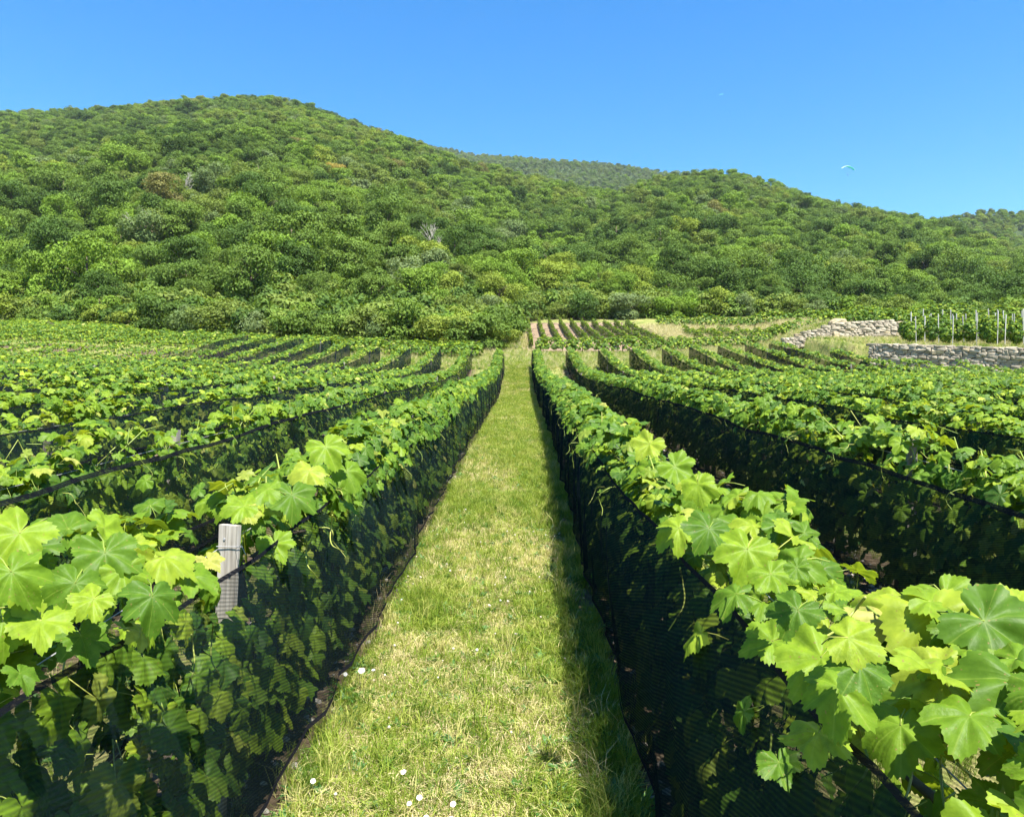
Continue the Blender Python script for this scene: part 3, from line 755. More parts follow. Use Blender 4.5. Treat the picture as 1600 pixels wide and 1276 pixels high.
    HT = {('left', 1): [[(225, 1005), (214, 1080), (222, 1150)], [(190, 1015), (186, 1085), (160, 1105)], [(250, 985), (252, 1090), (268, 1130)], [(300, 985), (308, 1040), (285, 1100)], [(112, 1000), (98, 1050), (108, 1150)], [(335, 970), (330, 1030), (352, 1060)], [(60, 1030), (35, 1070), (25, 1100)], [(520, 800), (515, 850), (540, 862)], [(480, 840), (478, 880), (500, 905)]],
          ('right', 1): [[(1330, 1120), (1352, 1190), (1305, 1245)], [(1415, 1140), (1414, 1220), (1385, 1265), (1320, 1274)], [(1500, 1200), (1550, 1240), (1600, 1232)], [(1198, 1090), (1200, 1150), (1190, 1215)], [(1140, 1095), (1170, 1110), (1200, 1090)], [(1480, 1180), (1530, 1225), (1585, 1245)], [(1455, 1130), (1460, 1240), (1475, 1276)], [(1060, 880), (1070, 940), (1040, 985)], [(1350, 925), (1300, 985), (1230, 1010)]]}
    for c in HT.get((side, k), []):
        c = np.array(c, float); u = np.linspace(0, len(c) - 1, 22); px = np.interp(u, range(len(c)), c[:, 0]); py = np.interp(u, range(len(c)), c[:, 1])
        ker = np.ones(7) / 7; px = np.convolve(np.pad(px, 3, mode='edge'), ker, 'valid'); py = np.convolve(np.pad(py, 3, mode='edge'), ker, 'valid')
        Y = np.interp(c[0][0], [0, 350, 520, 1040, 1180, 1350, 1600], [1.78, 2.5, 3.6, 2.4, 1.7, 1.45, 1.25])
        mb = MB(); mb.tube([pix(a_, b_, Y + .05 * math.sin(i * .35)) - CAM for i, (a_, b_) in enumerate(zip(px, py))], np.linspace(.0031, .0015, 22) * (1 if Y < 3 else 1.2), 5)
        me = mb.mesh('tendril', M_STALK, True); p0 = Vector(me.vertices[0].co)
        me.transform(Matrix.Translation(-p0)); obj('tendril', me, root, tuple(p0 + Vector(CAM)))
    # nets
    if k <= 10:
        ds = .14 if k == 1 else .22 if k <= 3 else .5
        hnet = 1.09 if (side, k) == ('right', 1) else .95 if (side, k) == ('right', 2) else 1.0 if k <= 2 else 1.03
        me, hems = net_mesh(fn, y0, y1 + .15, sgn_face, ds, hnet, .2, 9 if k <= 3 else 5, k * 11 + (3 if side == 'left' else 0), .055 if (side, k) == ('left', 1) else .03, .11 if k == 1 else 0, .032 if k == 2 else .016, M_NET_SHADE if side == 'right' or k >= 3 else M_NET)
        nm = 'black mesh net along the path side of the %s vine row %s of the path' % (ORD[k], side)
        if k == 1: nm = 'black mesh net hanging along the grass path from its %s bordering vine row' % side
        no = thing('side_net', nm, 'net', tuple(root.location), NET_GROUP)
        obj('netting', me, no)
        for h in hems: obj('hem', h, no)
        if k <= 3:
            me, hems = net_mesh(fn, y0, y1, -sgn_face, .3, .98, .24, 6, k * 17 + 5, .02)
            no = thing('side_net', 'black mesh net on the far side of the %s vine row %s of the path' % (ORD[k], side), 'net', tuple(root.location), NET_GROUP)
            obj('netting', me, no)
            for h in hems: obj('hem', h, no)
    # posts
    spec = {('left', 1): (2.98, 5.0), ('left', 2): (6.36, 5.0), ('left', 3): (7.5, 3.6), ('right', 1): (5.2, 5.0)}.get((side, k))
    if k <= 9:
        a, st = spec or (max(y0, 3) + 1.3 * (k % 3), 6.0)
        for i, y in enumerate(np.arange(a, y1 - .5, st)):
            x = float(fn(y)); z = float(terrain(x, y))
            big = (side, k, i) == ('left', 1, 0)
            po = obj('vine_post', post_mesh(1.10, .074, .03, 99) if big else random.choice(POST_ME), None, (x + (.0 if not big else .025), y, z), (random.uniform(-.02, .02), .05 if side == 'left' else random.uniform(-.03, .03), -.25 if big else random.uniform(-.15, .15)))
            tag(po, 'pale weathered plank post sticking out of the near end of the left path row' if big else
                'grey wooden post in the %s vine row %s of the path, %s along' % (ORD[k], side, ORD[i + 1]), 'post', POST_GROUP)
            if big: wire_tie(po)
def wire_tie(po):
    mb = MB()
    for z in (1.03,): mb.tube([(-.042, -.021, z), (.042, -.021, z + .006), (.042, .021, z), (-.042, .021, z - .004), (-.042, -.021, z)], .0016, 4)
    mb.tube([(.042, -.021, 1.03), (.07, -.03, 1.045), (.085, -.02, 1.01)], .0014, 4)
    c = bpy.data.objects.new('wire_tie', mb.mesh('wire_tie', M_WIRE)); c.parent = po; COL.objects.link(c)
    for x, z in ((-.012, 1.06), (.02, .93)):
        c = bpy.data.objects.new('nail', NAIL); c.parent = po; c.location = (x, -.016, z); COL.objects.link(c)
nb = MB(); nb.tube([(0, .004, 0), (0, -.003, 0)], .005, 7); NAIL = nb.mesh('nail', M_WIRE)
for r_ in ROWS: build_row(*r_)

# ------------------------------------------------------------------ other vine rows: small plot and cross rows
def poly_row(label, group, pts, h, wd, dens, size, name='vine_row', dark=.12):
    pts = np.array(pts, float); seg = np.linalg.norm(np.diff(pts, axis=0), axis=1); cum = np.concatenate([[0], np.cumsum(seg)]); Ln = cum[-1]
    n = int(Ln * dens); s = R.uniform(0, Ln, n)
    x = np.interp(s, cum, pts[:, 0]); y = np.interp(s, cum, pts[:, 1])
    d = (pts[-1] - pts[0]) / np.linalg.norm(pts[-1] - pts[0]); nr = np.array([d[1], -d[0]])
    a = R.uniform(0, math.pi, n); rr = np.sqrt(R.uniform(.45, 1, n)) * (1 + .25 * vnoise(s * 1.4, 0, int(abs(pts[0, 0] * 7)) + 3))
    lat = np.cos(a) * rr * wd; hh = h * .22 + np.sin(a) * rr * h * .78
    X = x + nr[0] * lat; Y = y + nr[1] * lat
    root = thing(name, label, 'vine row', (x.mean(), y.mean(), float(terrain(x.mean(), y.mean()))), group)
    p = np.stack([X, Y, terrain(x, y) + hh], 1)
    nn = np.stack([nr[0] * np.cos(a), nr[1] * np.cos(a), np.sin(a) + .3], 1) + unit(n) * .5; tt = unit(n) * .7 + np.array([0, 0, -.6])
    dk = R.random(n) < dark
    idx = np.where(dk, R.integers(0, ND, n), ND + R.integers(0, NL, n))
    fo = scatter('foliage', p - np.array(root.location)[None, :], basis_euler(nn, tt), size * R.uniform(.7, 1.4, n), idx, P_LEAFD + P_LEAF)
    fo.parent = root; fo['kind'] = 'stuff'
    mb = MB()
    for q in np.arange(.5, Ln, 1.3):
        xx = float(np.interp(q, cum, pts[:, 0])); yy = float(np.interp(q, cum, pts[:, 1])); zz = float(terrain(xx, yy))
        obj('trunk', TRUNK_ME[int(q * 7) % 4], root, (xx, yy, zz), (0, 0, q))
    return root
for i in range(10):
    x = .95 + i * 1.02
    poly_row('%s short vine row from the left on the pale soil plot above the path' % ORD[i + 1], 'vine rows on the bare soil plot',
             [(x, 54.2 + .05 * i), (x * 1.01, 77 - .25 * i)], .72, .13, 130, .115)
for i in range(6):
    x = 13.6 + i * 1.3
    poly_row('%s short vine row from the left among dry grass beyond the soil plot' % ORD[i + 1], 'vine rows in the dry grass', [(x, 58), (x * 1.02, 66 - .5 * i)], .9, .28, 70, .16)
poly_row('low vine row lying across the slope below the pale soil plot', 'cross rows', [(1.2, 52.0), (6, 51.6), (11.5, 51.8)], 1.0, .42, 130, .16)
poly_row('low vine row lying across the slope left of the upper stone wall', 'cross rows', [(10.5, 54.0), (16, 54.6), (20, 55.5)], 1.0, .5, 130, .17)
poly_row('long vine row across the foot of the wood above the dry grass', 'cross rows', [(13, 74), (24, 70), (34, 67)], 1.3, .55, 130, .2)
poly_row('vine row along the top of the upper stone wall', 'cross rows', [(20.5, 56), (26, 53.5), (33, 51)], 1.2, .5, 140, .17)
for i in range(2):
    poly_row(['vine row across the end of the first rows left of the path', 'vine row below the bushes at the foot of the wood'][i], 'cross rows', [(-2.2, 48 + 1.6 * i), (-16, 48.5 + 1.3 * i), (-25, 51 + 1.3 * i)], .95, .55, 110, .17)
for i in range(9):
    poly_row('%s upper vine row toward the wood on the left rise' % ORD[i + 1], 'upper vine rows on the left rise', [(-24 - 1.0 * i, 50.5 + 1.35 * i), (-36, 51 + 1.4 * i), (-56, 52.5 + 1.4 * i)], .95, .7, 80, .2)

# ------------------------------------------------------------------ stone walls
STONES = []
for i in range(7):
    bm = bmesh.new(); bmesh.ops.create_cube(bm, size=1.0)
    bmesh.ops.bevel(bm, geom=list(bm.edges) + list(bm.verts), offset=.13, segments=1, affect='EDGES', profile=.5)
    for v in bm.verts: v.co += Vector([random.uniform(-.07, .07) for _ in range(3)])
    me = bpy.data.meshes.new('stone'); bm.to_mesh(me); bm.free(); me.materials.append(M_STONE if i < 5 else M_STONEY); STONES.append(me)

def stone_wall(name_label, a, b, hbot, htop, courses, seed, maxn=300, ochre=.12):
    """a, b: ground points of the face; hbot, htop: functions of u giving the height of foot and head"""
    r = random.Random(seed)
    a = np.array(a); b = np.array(b); Ln = np.linalg.norm(b - a); d = (b - a) / Ln; nr = np.array([d[1], -d[0]])
    root = thing('stone_wall', name_label, 'wall', (a[0], a[1], hbot(0)), None)
    ang = math.atan2(d[1], d[0]); cnt = 0
    for c in range(courses):
        s = -r.uniform(0, .3)
        while s < Ln:
            L_ = r.uniform(.14, .30) if r.random() < .5 else r.uniform(.28, .56); u = np.clip((s + L_ / 2) / Ln, 0, 1)
            h0, h1 = hbot(u), htop(u); ch = .145 * r.uniform(.8, 1.2); z = h0 + (c + .5) * .135
            if z < h1 + .02 and cnt < maxn:
                pos = a + d * (s + L_ / 2) + nr * r.uniform(-.05, .04)
                obj('stone', r.choice(STONES[5:] if r.random() < ochre else STONES[:5]), root, (pos[0], pos[1], z + r.uniform(-.015, .015)),
                    (r.uniform(-.06, .06), r.uniform(-.08, .08), ang + r.uniform(-.08, .08)), (L_ * 1.06, .34, ch * 1.05)); cnt += 1
            s += L_ + .012
    # rubble core behind the face
    V, Fc = [], []; n = 24
    for i in range(n + 1):
        u = i / n; p = a + d * Ln * u - nr * .12; q = p - nr * .32
        for pt, h in ((p, hbot(u) - .4), (p, htop(u) - .06), (q, htop(u) - .06), (q, hbot(u) - .4)): V.append((pt[0], pt[1], h))
    for i in range(n):
        for k in range(4): Fc.append((4 * i + k, 4 * i + (k + 1) % 4, 4 * i + 4 + (k + 1) % 4, 4 * i + 4 + k))
    Fc += [(0, 1, 2, 3), tuple(4 * n + k for k in (3, 2, 1, 0))]
    obj('core', mesh('core', V, Fc, M_CORE), root)
    return root, nr
W1A, W1B = (16.2, 47.45), (24.4, 47.3)
w1top = lambda u: 1.75 + SLOPE * 47.3 + np.interp(u, [0, .12, .35, .42, 1], [1.0, 1.35, 1.85, 1.95, 2.08])
w1bot = lambda u: 1.75 + SLOPE * 47.3 + np.interp(u, [0, .3, 1], [.35, .7, 1.0])
stone_wall('upper dry stone wall of pale rough blocks facing the vineyard', W1A, W1B, w1bot, w1top, 11, 3)
W2A, W2B = (17.95, 40.0), (24.6, 33.2)
w2y = lambda u: 40.05 - 6.85 * u
w2top = lambda u: 1.75 + SLOPE * w2y(u) + float(np.interp(w2y(u), [20, 29, 35, 41, 46], [-.2, 0, .28, .62, 1.0]))
w2bot = lambda u: w2top(u) - 1.2
stone_wall('lower dry stone wall of grey blocks below the staked vines', W2A, W2B, w2bot, w2top, 9, 5)
# heap of pale rock on the upper wall, with its ochre block below
bm = bmesh.new(); bmesh.ops.create_icosphere(bm, subdivisions=3, radius=1.0)
for v in bm.verts:
    c = v.co; q = 1 + .16 * float(vnoise(c.x * 2.3 + 5, c.y * 2.3 + c.z * 1.7, 4)) + .08 * float(vnoise(c.x * 6, c.y * 6 + c.z * 5, 5)); v.co = c * q
    v.co.z = max(v.co.z, -.35)
me = bpy.data.meshes.new('boulder'); bm.to_mesh(me); bm.free(); me.materials.append(M_STONEY); me.polygons.foreach_set('use_smooth', [False] * len(me.polygons))
pb = pix(1309, 507, 47.7)
tag(obj('boulder', me, None, tuple(pb), (0, 0, .4), (.56, .5, .36)), 'pale domed boulder on top of the upper stone wall', 'boulder')
pb = pix(1305, 527, 47.2)
tag(obj('stone_block', STONES[6], None, tuple(pb), (0, 0, .05), (.36, .3, .6)), 'upright ochre stone block set in the upper stone wall', 'stone')

# staked vines on the terrace
VINE_GROUP, STAKE_GROUP = 'staked vines above the lower stone wall', 'pale stakes of the staked vines'
mb = MB(); mb.box((0, 0, .78), (.034, .034, 1.7), .004); STAKE_ME = mb.mesh('stake', M_STAKE)
cnt = 0
cols = [18.9 + 1.28 * j for j in range(10)]
for j, x0 in enumerate(cols):
    rank = 0
    for y0 in np.arange(33.6, 46.6, 1.42):
        x = x0 + .1 * math.sin(y0 * 3); y = y0 + random.uniform(-.2, .2)
        if (x - .18) / y > .66 or x < float(wall2_x(y)) + 1.1 or x < float(wall2_x(y - 1.2)) + .5 or (x - .18) / y < .488: continue
        z = float(terrain(x, y)); rank += 1
        vt = thing('grapevine', 'bushy staked vine in column %s from the upper wall, %s from its near end' % (ORD[j + 1], ORD[rank]), 'vine', (x, y, z), VINE_GROUP)
        n = 260; u = unit(n); rr = R.uniform(.5, 1, n) ** .5
        hz = random.uniform(.52, .72)
        p = u * rr[:, None] * np.array([.36, .4, hz]) + np.array([0, 0, hz + .12])
        idx = np.where(R.random(n) < .15, R.integers(0, ND, n), ND + R.integers(0, NL, n))
        fo = scatter('foliage', p, basis_euler(u + unit(n) * .5 + np.array([0, 0, .4]), unit(n) * .7 + np.array([0, 0, -.6])), .15 * R.uniform(.7, 1.35, n), idx, P_LEAFD + P_LEAF)
        fo.parent = vt; fo['kind'] = 'stuff'
        obj('trunk', TRUNK_ME[rank % 4], vt, (x, y, z), (0, 0, rank))
        so = obj('stake', STAKE_ME, None, (x + .12, y - .32, z), (random.uniform(-.05, .05), random.uniform(-.05, .05), random.uniform(0, 1)), (1, 1, random.uniform(.85, 1.1)))
        tag(so, 'pale thin stake before the vine in column %s from the upper wall, %s along' % (ORD[j + 1], ORD[rank]), 'stake', STAKE_GROUP)

# ------------------------------------------------------------------ trees
def crown_mesh(seed, n_cards, shape, card, low=False):
    r = np.random.default_rng(seed)
    nl = int(r.integers(16, 23))
    C, RR = [], []
    for i in range(nl):
        d = r.normal(size=3); d /= np.linalg.norm(d); d[2] = d[2] if d[2] > 0 else d[2] * .95
        C.append(d * shape * r.uniform(.42, .72)); RR.append(r.uniform(.24, .46) * min(shape[0], shape[2]))
    C = np.array(C); RR = np.array(RR)
    k = r.integers(0, nl, n_cards); u = r.normal(size=(n_cards, 3)); u /= np.linalg.norm(u, axis=1)[:, None]
    u[:, 2] = np.where(r.random(n_cards) < .45, np.abs(u[:, 2]), u[:, 2])
    rr = RR[k] * (1 - .30 * r.random(n_cards) ** 2) * (1 + .10 * r.normal(size=n_cards))
    P = C[k] + u * rr[:, None] * np.array([1.1, 1.1, .8])
    nrm = u + r.normal(size=(n_cards, 3)) * .55 + np.array([0, 0, .25]); nrm /= np.linalg.norm(nrm, axis=1)[:, None]
    a = np.cross(nrm, r.normal(size=(n_cards, 3))); a /= np.linalg.norm(a, axis=1)[:, None]; b = np.cross(nrm, a)
    s = card * r.uniform(.55, 1.35, n_cards)[:, None]
    V = np.stack([P - a * s * .5, P - b * s * .33 + nrm * s * .1, P + a * s * .6, P + b * s * .33 + nrm * s * .1], 1).reshape(-1, 3)
    Fc = np.arange(n_cards * 4).reshape(-1, 4)
    return V, Fc

def trunk_mb(h, r0, seed, spread=1.0):
    r = random.Random(seed); mb = MB()
    pts = [(0, 0, -.6), (.05 * r.uniform(-1, 1), .05, h * .3), (.15 * r.uniform(-1, 1), .1 * r.uniform(-1, 1), h * .6), (.2 * r.uniform(-1, 1), 0, h)]
    mb.tube(pts, [r0 * 1.2, r0, r0 * .75, r0 * .35], 7)
    for i in range(5):
        a = r.uniform(0, 6.28); z = h * r.uniform(.4, .8); L_ = h * r.uniform(.25, .42) * spread
        mb.tube([(0, 0, z), (math.cos(a) * L_ * .5, math.sin(a) * L_ * .5, z + L_ * .5), (math.cos(a) * L_, math.sin(a) * L_, z + L_ * .8)], [r0 * .45, r0 * .3, r0 * .12], 5)
    return mb

SHAPES = [((3.6, 3.6, 3.1), 3.5, 'rounded'), ((3.2, 3.2, 4.0), 4.2, 'tall'), ((4.3, 4.3, 3.0), 3.3, 'broad'), ((3.4, 3.4, 3.4), 3.6, 'loose'), ((2.9, 2.9, 3.4), 3.5, 'slender'), ((4.0, 4.0, 3.5), 3.8, 'dense')]
CROWN, TRUNK = [], []
for i, (sh, zc, nm) in enumerate(SHAPES):
    V, Fc = crown_mesh(200 + i, 8000 if nm != 'loose' else 5500, np.array(sh), .25)
    V = V + np.array([0, 0, zc])
    me = mesh('crown', V, Fc.tolist(), TONES['mid green']); CROWN.append(me)
    TRUNK.append(trunk_mb(zc + sh[2] * .4, .17, 300 + i).mesh('trunk', M_BARK, True))
BUSH = []
for i in range(3):
    V, Fc = crown_mesh(250 + i, 5000, np.array((2.3, 2.3, 2.0)), .19, True)
    BUSH.append(mesh('crown', V + np.array([0, 0, 1.5]), Fc.tolist(), TONES['mid green']))
BUSHT = trunk_mb(1.9, .07, 340, 1.4).mesh('trunk', M_BARK, True)

def pts_in_wood():
    L_ = []
    y = 50.0
    while y < 640:
        sp = np.interp(y, [50, 100, 300, 640], [3.8, 4.5, 5.5, 7.2])
        hwd = .84 * y + 16
        xs = np.arange(-hwd, hwd, sp)
        L_.append(np.stack([xs + R.uniform(-.42, .42, len(xs)) * sp, y + R.uniform(-.42, .42, len(xs)) * sp], 1)); y += sp * .92
    P = np.concatenate(L_)
    xi = XV + F_PX * (P[:, 0] - .18) / P[:, 1]
    Rc = np.interp(xi, CRX, CRR); dy = P[:, 1] - foot_y(xi)
    front = (dy > 1.2) & (P[:, 1] < Rc + 14)
    return P[front], dy[front], xi[front]
WP, WD, WX = pts_in_wood()
dist = np.hypot(WP[:, 0], WP[:, 1])
WZ = terrain(WP[:, 0], WP[:, 1])
WS = np.clip(np.exp(R.normal(-.04, .24, len(WP))), .55, 1.5) * np.where((WX < 190) & (WD < 22), 1.25, 1.0) * np.interp(WD, [0, 6, 25, 120], [.5, .68, .92, 1.05])
vis = (WX > -40) & (WX < 1640)
WS *= .82; _cr = WP[:, 1] > np.interp(WX, CRX, CRR) - 45; WS[_cr] = np.clip(WS[_cr], .78, 1.0)
score = np.where(vis, WS / dist, 0)
# tone by patches
tn = vnoise(WP[:, 0] / 26, WP[:, 1] / 34, 31) + R.normal(0, .45, len(WP))
tone_names = np.array(['dark green', 'mid green', 'bright green', 'olive green', 'greyish green', 'yellowish green', 'brownish'])
cut = np.array([-.62, .02, .40, .68, .92, 1.30])
tone = np.digitize(tn, cut)
tone[(tone == 6) & (R.random(len(WP)) < .6)] = 3
leftlow = (WX < 190) & (WD < 45); tone[leftlow] = np.where(R.random(leftlow.sum()) < .7, 2, 0)
mid_low = (WX > 800) & (WX < 1000) & (WD < 30); tone[mid_low] = np.where(R.random(mid_low.sum()) < .6, 2, 5)
rt_low = (WX > 1000) & (WD < 30); tone[rt_low] = np.where(R.random(rt_low.sum()) < .55, 0, 1)
variant = R.integers(0, len(SHAPES), len(WP))
order = np.argsort(-score); ind = order[:300]; rest = np.setdiff1d(np.arange(len(WP)), ind)

PLACES = [(-999, 110, 'at far left'), (110, 260, 'near the far left'), (260, 420, 'below the summit'), (420, 560, 'right of the summit'), (560, 690, 'left of path end'), (690, 800, 'beside the path end'),
          (800, 900, 'above the soil plot'), (900, 1000, 'right of soil plot'), (1000, 1120, 'above the dry grass'), (1120, 1250, 'above the cross row'), (1250, 1420, 'above the stone wall'), (1420, 1520, 'above the staked vines'), (1520, 9999, 'beyond the staked vines')]
def place_name(x): return next(t for a, b, t in PLACES if a <= x < b)
def rank_name(d): return 'at wood edge' if d < 7 else 'in second rank' if d < 16 else 'on lower slope' if d < 30 else 'on higher slope'
labels = {}
items = []
for i in ind[np.argsort(WX[ind])]:
    bush = WD[i] < 4.5 and random.random() < .7
    base = '%s %s %s %s' % (tone_names[tone[i]], 'shrub' if bush else SHAPES[variant[i]][2] + ' tree', rank_name(WD[i]), place_name(WX[i]))
    labels.setdefault(base, []).append(i); items.append((i, bush, base))
for i, bush, base in items:
    g = labels[base]; lab = base
    if len(g) > 1: lab = '%s, %s from the left' % (base, ORD[min(g.index(i) + 1, 30)])
    loc = (float(WP[i, 0]), float(WP[i, 1]), float(WZ[i]) - .2); s = float(WS[i]); rz = random.uniform(0, 6.28)
    if bush: t = thing('shrub', lab, 'shrub', loc, 'shrubs along the wood edge'); cm, tm = random.choice(BUSH), BUSHT; s *= 1.25
    else: t = thing('broadleaf_tree', lab, 'tree', loc, 'trees on the lower slope'); cm, tm = CROWN[variant[i]], TRUNK[variant[i]]
    t.rotation_euler = (0, 0, rz); t.scale = (s * random.uniform(.9, 1.1), s * random.uniform(.9, 1.1), s * random.uniform(.9, 1.15))
    c = bpy.data.objects.new('crown', cm); c.parent = t; COL.objects.link(c)
    c.material_slots[0].link = 'OBJECT'; c.material_slots[0].material = TONES[tone_names[tone[i]]]
    c = bpy.data.objects.new('trunk', tm); c.parent = t; COL.objects.link(c)

def forest_protos(tones, ncards, card, tag_):
    out_ = []
    for j, tn_ in enumerate(tones):
        for q in range(2):
            sh, zc, nm = SHAPES[(j * 2 + q) % len(SHAPES)]
            V, Fc = crown_mesh(400 + j * 5 + q, ncards, np.array(sh), card); mb = trunk_mb(zc, .17, j)
            V = V + np.array([0, 0, zc]); nf = len(Fc)
            allv = np.concatenate([V, np.array(mb.v)]); allf = Fc.tolist() + [tuple(i + len(V) for i in f) for f in mb.f]
            me = mesh('wood_tree', allv, allf, [TONES[tn_], M_BARK]); me.polygons.foreach_set('material_index', [0] * nf + [1] * len(mb.f))
            out_.append(proto('wood_tree', me))
    return out_
FP = forest_protos(list(tone_names), 4200, .33, 'w')
nF = len(FP)
def forest(name, label, P, Z, S, tone_):
    n = len(P); idx = nF - 1 - (tone_ * 2 + R.integers(0, 2, n))
    e = np.stack([R.normal(0, .05, n), R.normal(0, .05, n), R.uniform(0, 6.28, n)], 1)
    o = scatter(name, np.stack([P[:, 0], P[:, 1], Z - .3], 1), e, S, idx, FP)
    tag(o, label, 'wood', kind='stuff')
forest('forest', 'dense broadleaf wood covering the hill above the first ranks of trees', WP[rest], WZ[rest], WS[rest], tone[rest])
# undergrowth between the trunks, and the line of shrubs along the edge
UP = []
for i in range(3):
    V, Fc = crown_mesh(270 + i, 1600, np.array((1.9, 1.9, 1.7)), .30, True)
    UP.append(proto('undergrowth', mesh('undergrowth', V + np.array([0, 0, 1.0]), Fc.tolist(), [TONES[('mid green', 'dark green', 'olive green')[i]]])))
n = 6000; Y = 50 + 75 * R.random(n); X = R.uniform(-.84, .84, n) * Y
d_ = Y - foot_y(XV + F_PX * (X - .18) / Y); m = (d_ > 1.0) & (d_ < 45); X, Y = X[m], Y[m]
tag(scatter('undergrowth', np.stack([X, Y, terrain(X, Y) - .3], 1), np.stack([0 * X, 0 * X, R.uniform(0, 6.28, len(X))], 1), R.uniform(.6, 1.25, len(X)), R.integers(0, 3, len(X)), UP),
    'tangled undergrowth filling the gaps between the lowest trees', 'undergrowth', kind='stuff')
xi = -30.0; j = 0; EDGE = []
while xi < 1650:
    yf = float(foot_y(xi)) + random.uniform(.2, 1.8); x = .18 + (xi - XV) / F_PX * yf
    EDGE.append((x, yf, random.choice(['mid green', 'bright green', 'olive green', 'dark green', 'greyish green', 'yellowish green']) if xi > 850 or xi < 500 else random.choice(['mid green', 'bright green', 'olive green']), xi))
    xi += random.uniform(.75, 1.15) * 2.7 * F_PX / yf
for px_, yf in ((705, 53.5), (735, 52.8), (765, 53.2), (783, 54.0), (690, 55), (750, 56), (778, 58), (722, 57.5), (790, 62), (760, 61)):
    EDGE.append(((px_ - XV) / F_PX * yf + .18, yf, random.choice(['mid green', 'bright green', 'yellowish green']), px_))
el_ = {}
for q in EDGE: el_.setdefault((q[2], place_name(q[3])), []).append(q)
for q in EDGE:
    g = el_[(q[2], place_name(q[3]))]; lab = 'low %s bush along the wood edge %s' % (q[2], place_name(q[3]))
    if len(g) > 1: lab += ', %s from the left' % ORD[g.index(q) + 1]
    t = thing('shrub', lab, 'shrub', (q[0], q[1], float(terrain(q[0], q[1])) - .25), 'shrubs along the wood edge')
    s_ = random.uniform(.62, 1.05); t.scale = (s_ * 1.1, s_ * 1.1, s_); t.rotation_euler = (0, 0, random.uniform(0, 6.28))
    c = bpy.data.objects.new('crown', random.choice(BUSH)); c.parent = t; COL.objects.link(c)
    c.material_slots[0].link = 'OBJECT'; c.material_slots[0].material = TONES[q[2]]
    c = bpy.data.objects.new('trunk', BUSHT); c.parent = t; COL.objects.link(c)
# wood on the far ridges
L_ = []
y = 520.0
while y < 1200:
    sp = 9.5; lo, hi = (-.16 * y, .26 * y)
    xs = np.arange(lo, hi, sp); L_.append(np.stack([xs + R.uniform(-4, 4, len(xs)), y + R.uniform(-4, 4, len(xs))], 1)); y += sp
y = 430.0
while y < 700:
    sp = 8.5; xs = np.arange(.49 * y, .72 * y, sp); L_.append(np.stack([xs + R.uniform(-4, 4, len(xs)), y + R.uniform(-4, 4, len(xs))], 1)); y += sp
FPt = np.concatenate(L_); fxi = XV + F_PX * (FPt[:, 0] - .18) / FPt[:, 1]
gy, gr = far_crest(fxi); zz = terrain(FPt[:, 0], FPt[:, 1])
# only where the slope can be seen over the front hill
el = (zz - 1.75 + 10) / FPt[:, 1]; fe = (YH - np.interp(fxi, CRX, CRY)) / F_PX
sel = (el > fe - .015) & (FPt[:, 1] < gr + 14)
FPt, zz = FPt[sel], zz[sel]
tf = np.digitize(vnoise(FPt[:, 0] / 50, FPt[:, 1] / 60, 41) + R.normal(0, .4, len(FPt)), cut); tf = np.where((R.random(len(tf)) < .6) & (fxi[sel] < 1300), 4, np.where(tf == 6, 1, tf))  # most ridge trees toned greyish, painting in haze that sets them apart
forest('distant_wood', 'hazy wooded ridge seen behind the dip between the two hills', FPt, zz, np.clip(R.normal(.95, .12, len(FPt)), .7, 1.2), tf)

# single trees one notices higher up the hill
def on_hill(px, py):
    """first terrain point met by the ray through a photograph pixel"""
    for Y in np.arange(55, 700, .5):
        p = pix(px, py, Y)
        if p[2] < float(terrain(p[0], p[1])) + 3: return float(p[0]), float(Y)
    return None
for px, py, tn_, lab, s in [(520, 264, 'golden yellow', 'small golden yellow tree high on the hill', .85), (612, 262, 'brownish', 'brownish tree on the upper slope above a pale one', 1.1), (603, 286, 'yellowish green', 'pale yellowish tree below the brownish one on the upper slope', .8),
                      (1065, 372, 'yellowish green', 'yellowish rounded tree halfway up the hill above the dry grass', 1.3), (460, 220, 'brownish', 'small brownish tree just below the hill top', .8), (845, 265, 'greyish green', 'silvery tree near the dip between the hills', 1.4)]:
    q = on_hill(px, py)
    if q:
        t = thing('broadleaf_tree', lab, 'tree', (q[0], q[1], float(terrain(*q)) + .3), 'trees standing out on the hill'); t.scale = (s, s, s * 1.05)
        c = bpy.data.objects.new('crown', CROWN[0]); c.parent = t; COL.objects.link(c)
        c.material_slots[0].link = 'OBJECT'; c.material_slots[0].material = TONES[tn_]
        c = bpy.data.objects.new('trunk', TRUNK[0]); c.parent = t; COL.objects.link(c)
def bare_tree(px, py, Yd, h, seed, lab):
    r = random.Random(seed); mb = MB()
    def grow_(p, d, L_, rr, lev):
        q = p + d * L_ * .5 + Vector((r.uniform(-.1, .1), r.uniform(-.1, .1), .05)) * L_; e = q + (d + Vector((r.uniform(-.3, .3), r.uniform(-.3, .3), .1))) * L_ * .5
        mb.tube([p, q, e], [rr, rr * .8, rr * .5], 5)
        if lev:
            for _ in range(4): grow_(q.lerp(e, r.random()), (d + Vector((r.uniform(-.8, .8), r.uniform(-.8, .8), r.uniform(-.1, .5)))).normalized(), L_ * .6, rr * .45, lev - 1)
    grow_(Vector((0, 0, 0)), Vector((.05, 0, 1)), h * .6, .13, 3)
    p = pix(px, py, Yd); z = float(terrain(p[0], p[1]))
    t = thing('bare_tree', lab, 'tree', (p[0], p[1], z), 'dead bare trees in the wood')
    obj('branches', mb.mesh('branches', M_DEAD, True), t, (p[0], p[1], z))
bare_tree(680, 440, 95, 5.5, 3, 'dead grey leafless tree rising among the lower trees')
bare_tree(285, 340, 140, 6, 4, 'dead pale leafless tree halfway up the left slope')
